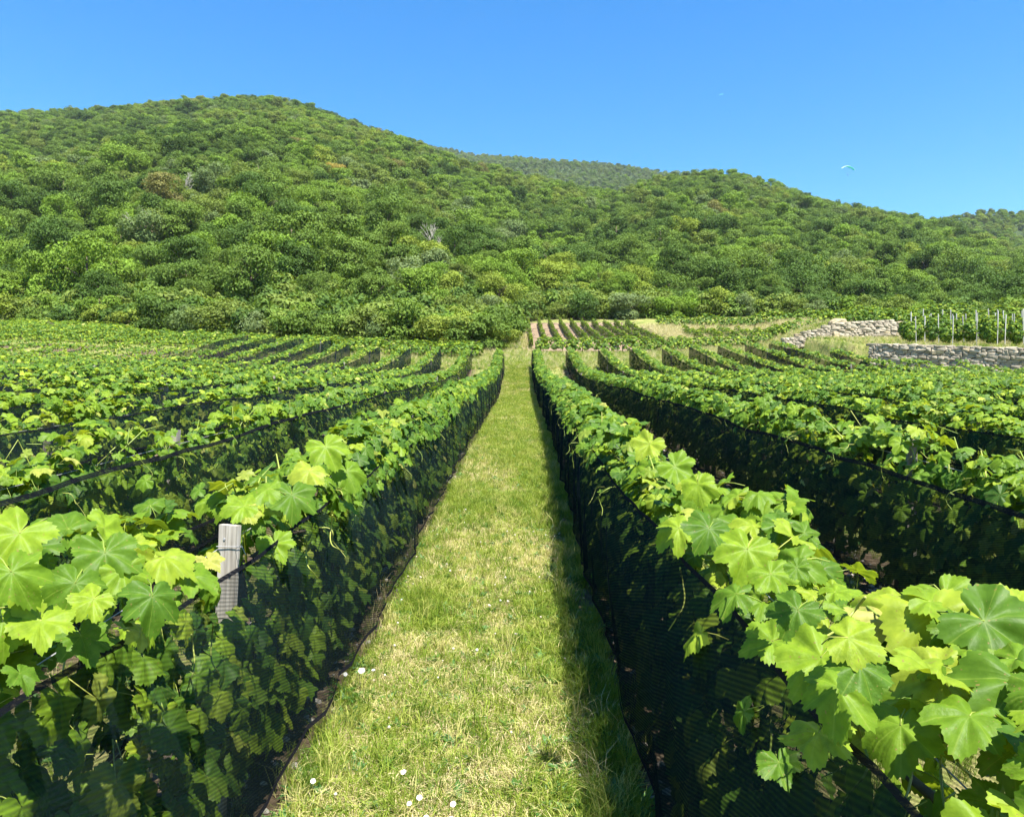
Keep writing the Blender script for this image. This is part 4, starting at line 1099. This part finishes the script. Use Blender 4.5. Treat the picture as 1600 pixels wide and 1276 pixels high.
bare_tree(208, 400, 92, 5, 5, 'dead yellowish leafless tree above the hollow on the left')

# ------------------------------------------------------------------ grass
def tuft_mesh(seed, nb, h, spread, wd, mat, lean=.5):
    r = random.Random(seed); V, Fc = [], []
    for i in range(nb):
        a = r.uniform(0, 6.28); rr = spread * math.sqrt(r.random()); x, y = rr * math.cos(a), rr * math.sin(a)
        b = r.uniform(0, 6.28); hh = h * r.uniform(.5, 1.15); ln = lean * r.uniform(.2, 1.3) * hh
        dx, dy = math.cos(b), math.sin(b); c = r.uniform(0, 6.28); wx, wy = math.cos(c) * wd * .5, math.sin(c) * wd * .5
        k = len(V)
        V += [(x - wx, y - wy, -.01), (x + wx, y + wy, -.01), (x + dx * ln * .35 + wx * .8, y + dy * ln * .35 + wy * .8, hh * .6), (x + dx * ln * .35 - wx * .8, y + dy * ln * .35 - wy * .8, hh * .6), (x + dx * ln, y + dy * ln, hh * (1 - .25 * lean))]
        Fc += [(k, k + 1, k + 2, k + 3), (k + 3, k + 2, k + 4)]
    return mesh('tuft', V, Fc, mat)
def weed_mesh(seed, n, size, mat):
    r = random.Random(seed); V, Fc = [], []
    for i in range(n):
        a = i * 2.4 + r.uniform(-.3, .3); L_ = size * r.uniform(.6, 1.2); el = r.uniform(.2, .9); wd = L_ * r.uniform(.2, .34)
        d = Vector((math.cos(a) * math.cos(el), math.sin(a) * math.cos(el), math.sin(el))); s = Vector((-math.sin(a), math.cos(a), 0)) * wd
        o = Vector((0, 0, .01)); k = len(V); m1 = o + d * L_ * .45; m1.z += .1 * L_; e = o + d * L_; e.z -= .15 * L_
        V += [tuple(o), tuple(m1 - s * .5), tuple(m1 + Vector((0, 0, -.06 * L_))), tuple(m1 + s * .5), tuple(e)]
        Fc += [(k, k + 1, k + 2), (k, k + 2, k + 3), (k + 1, k + 4, k + 2), (k + 2, k + 4, k + 3)]
    return mesh('weed', V, [tuple(reversed(f)) for f in Fc], mat)
P_G = [proto('g', tuft_mesh(i, 16, .085, .05, .0038, M_GRASS, .9)) for i in range(3)] + [proto('s', tuft_mesh(9 + i, 14, .055, .06, .0035, M_STRAW, 1.6)) for i in range(2)] + [proto('w', weed_mesh(20 + i, 9, .055, M_WEED)) for i in range(2)]
P_T = [proto('t', tuft_mesh(40 + i, 22, .20, .05, .0042, M_GRASS, .8)) for i in range(2)] + [proto('d', tuft_mesh(50, 20, .28, .07, .005, M_STRAW, .7))] + [proto('k', weed_mesh(60, 10, .12, M_WEED))]
def rev(idx, n): return n - 1 - idx
def grass(name, label, X, Y, protos, probs, smin, smax, grow=None):
    n = len(X); idx = R.choice(len(protos), n, p=probs)
    s = R.uniform(smin, smax, n)
    if grow is not None: s = s * grow(Y)
    e = np.stack([R.normal(0, .12, n), R.normal(0, .12, n), R.uniform(0, 6.28, n)], 1)
    o = scatter(name, np.stack([X, Y, terrain(X, Y) + .004], 1), e, s, rev(idx, len(protos)), protos)
    tag(o, label, 'grass', kind='stuff')
def path_pts(n, ya, yb, power=1.0, pad=.1):
    u = R.random(n); Y = ya + (yb - ya) * u ** power
    f = R.uniform(0, 1, n); X = (cL1(Y) + .40 - pad) * (1 - f) + (cR1(Y) - .33 - .06 * (1 - sstep(8, 16, Y))) * f
    return X, Y
X, Y = path_pts(30000, 1.6, 46, 2.1)
# greener down the middle and in patches, drier at the sides
g = .8 * vnoise(X * 2.2, Y * 1.1, 51) + .7 * vnoise(X * .9, Y * .45, 52) - .25 * (np.abs(X) > .45)
green = g + R.normal(0, .14, len(X)) > -.27 - .25 * (1 - sstep(3, 5, Y))
gr_ = lambda Y: np.interp(Y, [0, 6, 15, 45], [1.0, 1.0, 1.5, 2.2])
a = green
grass('path_grass', 'short green mown grass growing along the path', X[a], Y[a], P_G, [.30, .30, .22, .02, .02, .07, .07], .6, 1.35, gr_)
grass('dry_path_grass', 'yellowed dry grass clippings matted on the path', X[~a], Y[~a], P_G, [.09, .09, .10, .36, .32, .02, .02], .6, 1.3, gr_)
X, Y = path_pts(3600, 1.8, 18, 1.4)
m = (.8 * vnoise(X * 2.2, Y * 1.1, 51) + .7 * vnoise(X * .9, Y * .45, 52) > .12) | (R.random(len(X)) < .04)
grass('tall_path_grass', 'taller grass stems standing in tufts on the path', X[m], Y[m], P_T, [.45, .45, .0, .10], .5, 1.05)
# weeds and grass under and between the rows
xs_, ys_ = [], []
for fn_, sg in ((cL1, 1), (cR1, -1)):
    n_ = 1000 if sg > 0 else 2600; y = 1.6 + 24 * R.random(n_) ** 1.5; xs_.append(fn_(y) + sg * (.24 + np.abs(R.normal(0, .12, n_)))); ys_.append(y)
X = np.concatenate(xs_); Y = np.concatenate(ys_); m = vnoise(X * 2, Y * 1.6, 77) > -.35
grass('edge_weeds', 'broad leaved weeds and tufts along the foot of the nets', X[m], Y[m], P_T, [.28, .27, .03, .42], .35, .9)
xs_, ys_ = [], []
for s_, k_, fn, y0, y1 in ROWS:
    if k_ > 6: continue
    n = 1500 if k_ == 1 else 700
    y = y0 + (y1 - y0) * R.random(n) ** 1.6; xs_.append(fn(y) + R.normal(0, .22, n)); ys_.append(y)
    n = 1500 if k_ <= 2 else 900
    y = y0 + (y1 - y0) * R.random(n) ** 1.6; xs_.append(fn(y) + (.85 if s_ == 'right' else -.85) + R.uniform(-.55, .55, n)); ys_.append(y)
grass('row_weeds', 'weeds and rough grass under and between the vine rows', np.concatenate(xs_), np.concatenate(ys_), P_T, [.39, .37, .03, .21], .35, .85)
# headland strip, terrace and slope verge
X = R.uniform(-14, 16, 16000); Y = R.uniform(42.2, 52, 16000)
grass('headland_grass', 'rough dry grass strip across the ends of the vine rows', X, Y, P_T, [.38, .34, .16, .12], .6, 1.3)
X = np.concatenate([R.uniform(-9, 1, 5000), R.uniform(8, 20, 7000)]); Y = np.concatenate([R.uniform(48, 74, 5000), R.uniform(47.6, 62, 7000)])
grass('verge_grass', 'rough grass between the end of the path and the bushes', X, Y, P_T, [.32, .26, .30, .12], .8, 1.8)
X = R.uniform(11, 24, 5000); Y = R.uniform(56, 74, 5000)
m = (X / Y > .155)
grass('dry_meadow', 'pale dry meadow grass beyond the soil plot', X[m], Y[m], P_T, [.08, .07, .8, .05], 1.2, 2.6)
X = R.uniform(17, 31, 9000); Y = R.uniform(29, 47.2, 9000); m = X > wall2_x(Y) + .15
grass('terrace_grass', 'dry grass on the terrace above the lower stone wall', X[m], Y[m], P_T, [.34, .28, .26, .12], .5, 1.2)
# stones on the bare strips
peb = []
for i in range(3):
    bm = bmesh.new(); bmesh.ops.create_icosphere(bm, subdivisions=1, radius=.5)
    for v in bm.verts: v.co += Vector([random.uniform(-.12, .12) for _ in range(3)]); v.co.z *= .6
    me = bpy.data.meshes.new('pebble'); bm.to_mesh(me); bm.free(); me.materials.append(M_PEBBLE); peb.append(proto('pebble', me))
xs_, ys_ = [], []
for s_, k_, fn, y0, y1 in ROWS[:4]:
    n = 900; y = y0 + (min(y1, 22) - y0) * R.random(n) ** 1.5; xs_.append(fn(y) + R.normal(0, .2, n)); ys_.append(y)
X = np.concatenate(xs_); Y = np.concatenate(ys_); n = len(X)
tag(scatter('gravel', np.stack([X, Y, terrain(X, Y) + .004], 1), R.uniform(0, 6, (n, 3)) * np.array([.1, .1, 1]), R.uniform(.012, .05, n), R.integers(0, 3, n), peb), 'small stones strewn on the bare soil under the vines', 'gravel', kind='stuff')
n = 70; X, Y = path_pts(n, 2, 9, 1.2)
bm = bmesh.new(); bmesh.ops.create_icosphere(bm, subdivisions=2, radius=.5)
for v in bm.verts: v.co *= 1 + random.uniform(-.15, .1)
cl = bpy.data.meshes.new('clover'); bm.to_mesh(cl); bm.free(); cl.materials.append(M_CLOVER)
tag(scatter('clover_blooms', np.stack([X, Y, terrain(X, Y) + R.uniform(.05, .10, n)], 1), R.uniform(0, 6, (n, 3)), R.uniform(.008, .018, n), np.zeros(n), [proto('clover', cl)]), 'tiny pale clover heads dotted through the path grass', 'flowers', kind='stuff')

# white bindweed flowers
mb = MB(); n = 15; V = [(0, 0, 0)]; Fc = []
for i in range(n):
    a = 2 * math.pi * i / n; V.append((.3 * math.cos(a), .3 * math.sin(a), .42))
for i in range(n):
    a = 2 * math.pi * i / n; q = 1.0 + .07 * math.cos(5 * a); V.append((q * math.cos(a), q * math.sin(a), .72 + .05 * math.cos(5 * a)))
for i in range(n):
    j = (i + 1) % n; Fc += [(0, 1 + i, 1 + j), (1 + i, 1 + n + i, 1 + n + j, 1 + j)]
COROLLA = mesh('corolla', V, Fc, M_PETAL, True)
mb = MB(); mb.tube([(0, 0, -.1), (.1, .05, -1.2), (.05, .1, -2.6)], [.1, .06, .05], 5); FSTEM = mb.mesh('stem', M_STALK, True)
FL = [(541, 1051, 'white flower nearest the net at the left edge of the path'), (567, 1047, 'larger white flower at the left edge of the path, middle of three'), (585, 1045, 'white flower at the left edge of the path, farthest from the net'),
      (492, 1215, 'single white flower beside the hem of the left net'), (633, 1201, 'white flower on a pale stem above the cluster in the path'), (657, 1240, 'tall white flower in the middle of the path cluster'), (642, 1249, 'small white flower left in the path cluster'),
      (710, 1249, 'white flower on the path, right of the cluster'), (668, 1270, 'lowest small white flower of the path cluster'), (706, 1274, 'white flower low in the path grass below the one at right')]
for px, py, lab in FL:
    for Y in np.arange(1.8, 8, .01):
        p = pix(px, py, Y)
        if p[2] < float(terrain(p[0], p[1])) + .085: break
    t = thing('white_flower', lab, 'flower', tuple(p), 'white bindweed flowers on the path')
    s = .0125 * random.uniform(.7, 1.25) if 'larger' not in lab else .018
    t.rotation_euler = (random.uniform(.2, .9), random.uniform(-.3, .3), random.uniform(-.4, .4)); t.scale = (s, s, s)
    for nm, me in (('corolla', COROLLA), ('stem', FSTEM)):
        c = bpy.data.objects.new(nm, me); c.parent = t; COL.objects.link(c)

# ------------------------------------------------------------------ paragliders
M_WING = foliage_mat('turquoise_cloth', [(0, (.08, .62, .55)), (1, (.08, .62, .55))], .5, (1, 1, 1)); M_WINGW = foliage_mat('white_cloth', [(0, (.75, .85, .82)), (1, (.75, .85, .82))], .4, (1, 1, 1)); M_LINE = simple_mat('dark_line', (.05, .05, .06), .6); M_SUIT = simple_mat('dark_suit', (.04, .05, .07), .8); M_SKIN = simple_mat('skin', (.45, .28, .2), .6)
def wing_mesh(span, chord, arc):
    V, Fc, mats = [], [], []; n = 28
    prof = [(.5, 0), (.35, .09), (.1, .13), (-.2, .09), (-.5, 0), (-.2, -.03), (.1, -.04), (.35, -.03)]
    for i in range(n + 1):
        u = -1 + 2 * i / n; a = u * arc; Rr = span / (2 * arc); c = chord * math.sqrt(max(.06, 1 - .92 * u * u))
        puff = 1 + .1 * (i % 2)
        for px_, pz in prof:
            rr = Rr + pz * chord * puff
            V.append((rr * math.sin(a), -px_ * c, rr * math.cos(a) - Rr))
    m = len(prof)
    for i in range(n):
        for k in range(m):
            Fc.append((i * m + k, i * m + (k + 1) % m, (i + 1) * m + (k + 1) % m, (i + 1) * m + k)); mats.append(1 if k in (0, 1, 2) else 0)
    Fc += [tuple(range(m)), tuple(n * m + k for k in range(m - 1, -1, -1))]; mats += [0, 0]
    me = mesh('canopy', V, Fc, [M_WING, M_WINGW], True); me.polygons.foreach_set('material_index', mats); return me
def paraglider(px, py, Yd, roll, lab, lab2, yaw, sc):
    p = pix(px, py, Yd); t = thing('paraglider', lab, 'paraglider', tuple(p), 'paragliders in the sky')
    wme = wing_mesh(12.5 * sc, 3.0 * sc, .8)
    c = obj('canopy', wme, t, tuple(p)); mb = MB(); Rr = 12.5 * sc / 1.6
    for u in np.linspace(-.92, .92, 9):
        for s in (-1, 1):
            mb.tube([(Rr * math.sin(u * .8), s * .6, Rr * math.cos(u * .8) - Rr), (.25 * np.sign(u + 1e-6), 0, -6.6 * sc)], .008, 3)
    obj('lines', mb.mesh('lines', M_LINE), t, tuple(p))
    t.rotation_euler = (0, roll, yaw)
    # the pilot, sitting in a harness below the wing
    M3 = Euler((0, roll, yaw)).to_matrix(); q = Vector(p) + M3 @ Vector((0, 0, -7.0 * sc))
    pv = [((0, 0, 0), .19), ((0, .05, .3), .19), ((0, .08, .52), .17), ((0, .08, .66), .07), ((0, .06, .80), .11), ((0, .06, .92), .07),
          ((.1, -.15, -.02), .1), ((.1, -.5, .02), .08), ((.1, -.85, -.18), .06), ((.1, -.98, -.14), .05), ((-.1, -.15, -.02), .1), ((-.1, -.5, .02), .08), ((-.1, -.85, -.18), .06), ((-.1, -.98, -.14), .05),
          ((.24, .06, .5), .07), ((.34, -.06, .72), .05), ((.3, -.02, 1.0), .04), ((-.24, .06, .5), .07), ((-.34, -.06, .72), .05), ((-.3, -.02, 1.0), .04)]
    pe = [(0, 1), (1, 2), (2, 3), (3, 4), (4, 5), (0, 6), (6, 7), (7, 8), (8, 9), (0, 10), (10, 11), (11, 12), (12, 13), (2, 14), (14, 15), (15, 16), (2, 17), (17, 18), (18, 19)]
    me = bpy.data.meshes.new('person'); me.from_pydata([v for v, _ in pv], pe, []); me.materials.append(M_SUIT)
    o = obj('person', me, None, tuple(q), (0, roll, yaw)); tag(o, lab2, 'person')
    sk = o.modifiers.new('skin', 'SKIN'); o.modifiers.new('sub', 'SUBSURF').levels = 1
    for v, (_, r_) in zip(me.skin_vertices[0].data, pv): v.radius = (r_, r_)
    me.skin_vertices[0].data[0].use_root = True
paraglider(1328, 259, 700, .10, 'turquoise paraglider wing with a white top floating above the right hill', 'pilot in dark clothes seated below the turquoise paraglider', .2, 1.15)
paraglider(1130, 143, 2600, -.1, 'tiny distant pale paraglider high in the blue sky', 'tiny pilot seated below the most distant paraglider', -.2, 1.0)


# ------------------------------------------------------------------ air
m, t, N, L, o = new_mat('thin_haze')
pv_ = N('ShaderNodeVolumePrincipled'); pv_.inputs['Color'].default_value = (.80, .89, 1.0, 1); pv_.inputs['Density'].default_value = .00008
L(pv_.outputs[0], o.inputs['Volume'])
mb = MB(); z0, z1 = float(GZ.min()) - 1, float(GZ.max()) + 25
mb.box((0, (1500 - 90) / 2, (z0 + z1) / 2), (2400, 1590, z1 - z0))
ho = obj('haze', mb.mesh('haze', m)); tag(ho, 'thin summer haze paling the far wooded ridges', 'haze', kind='stuff')
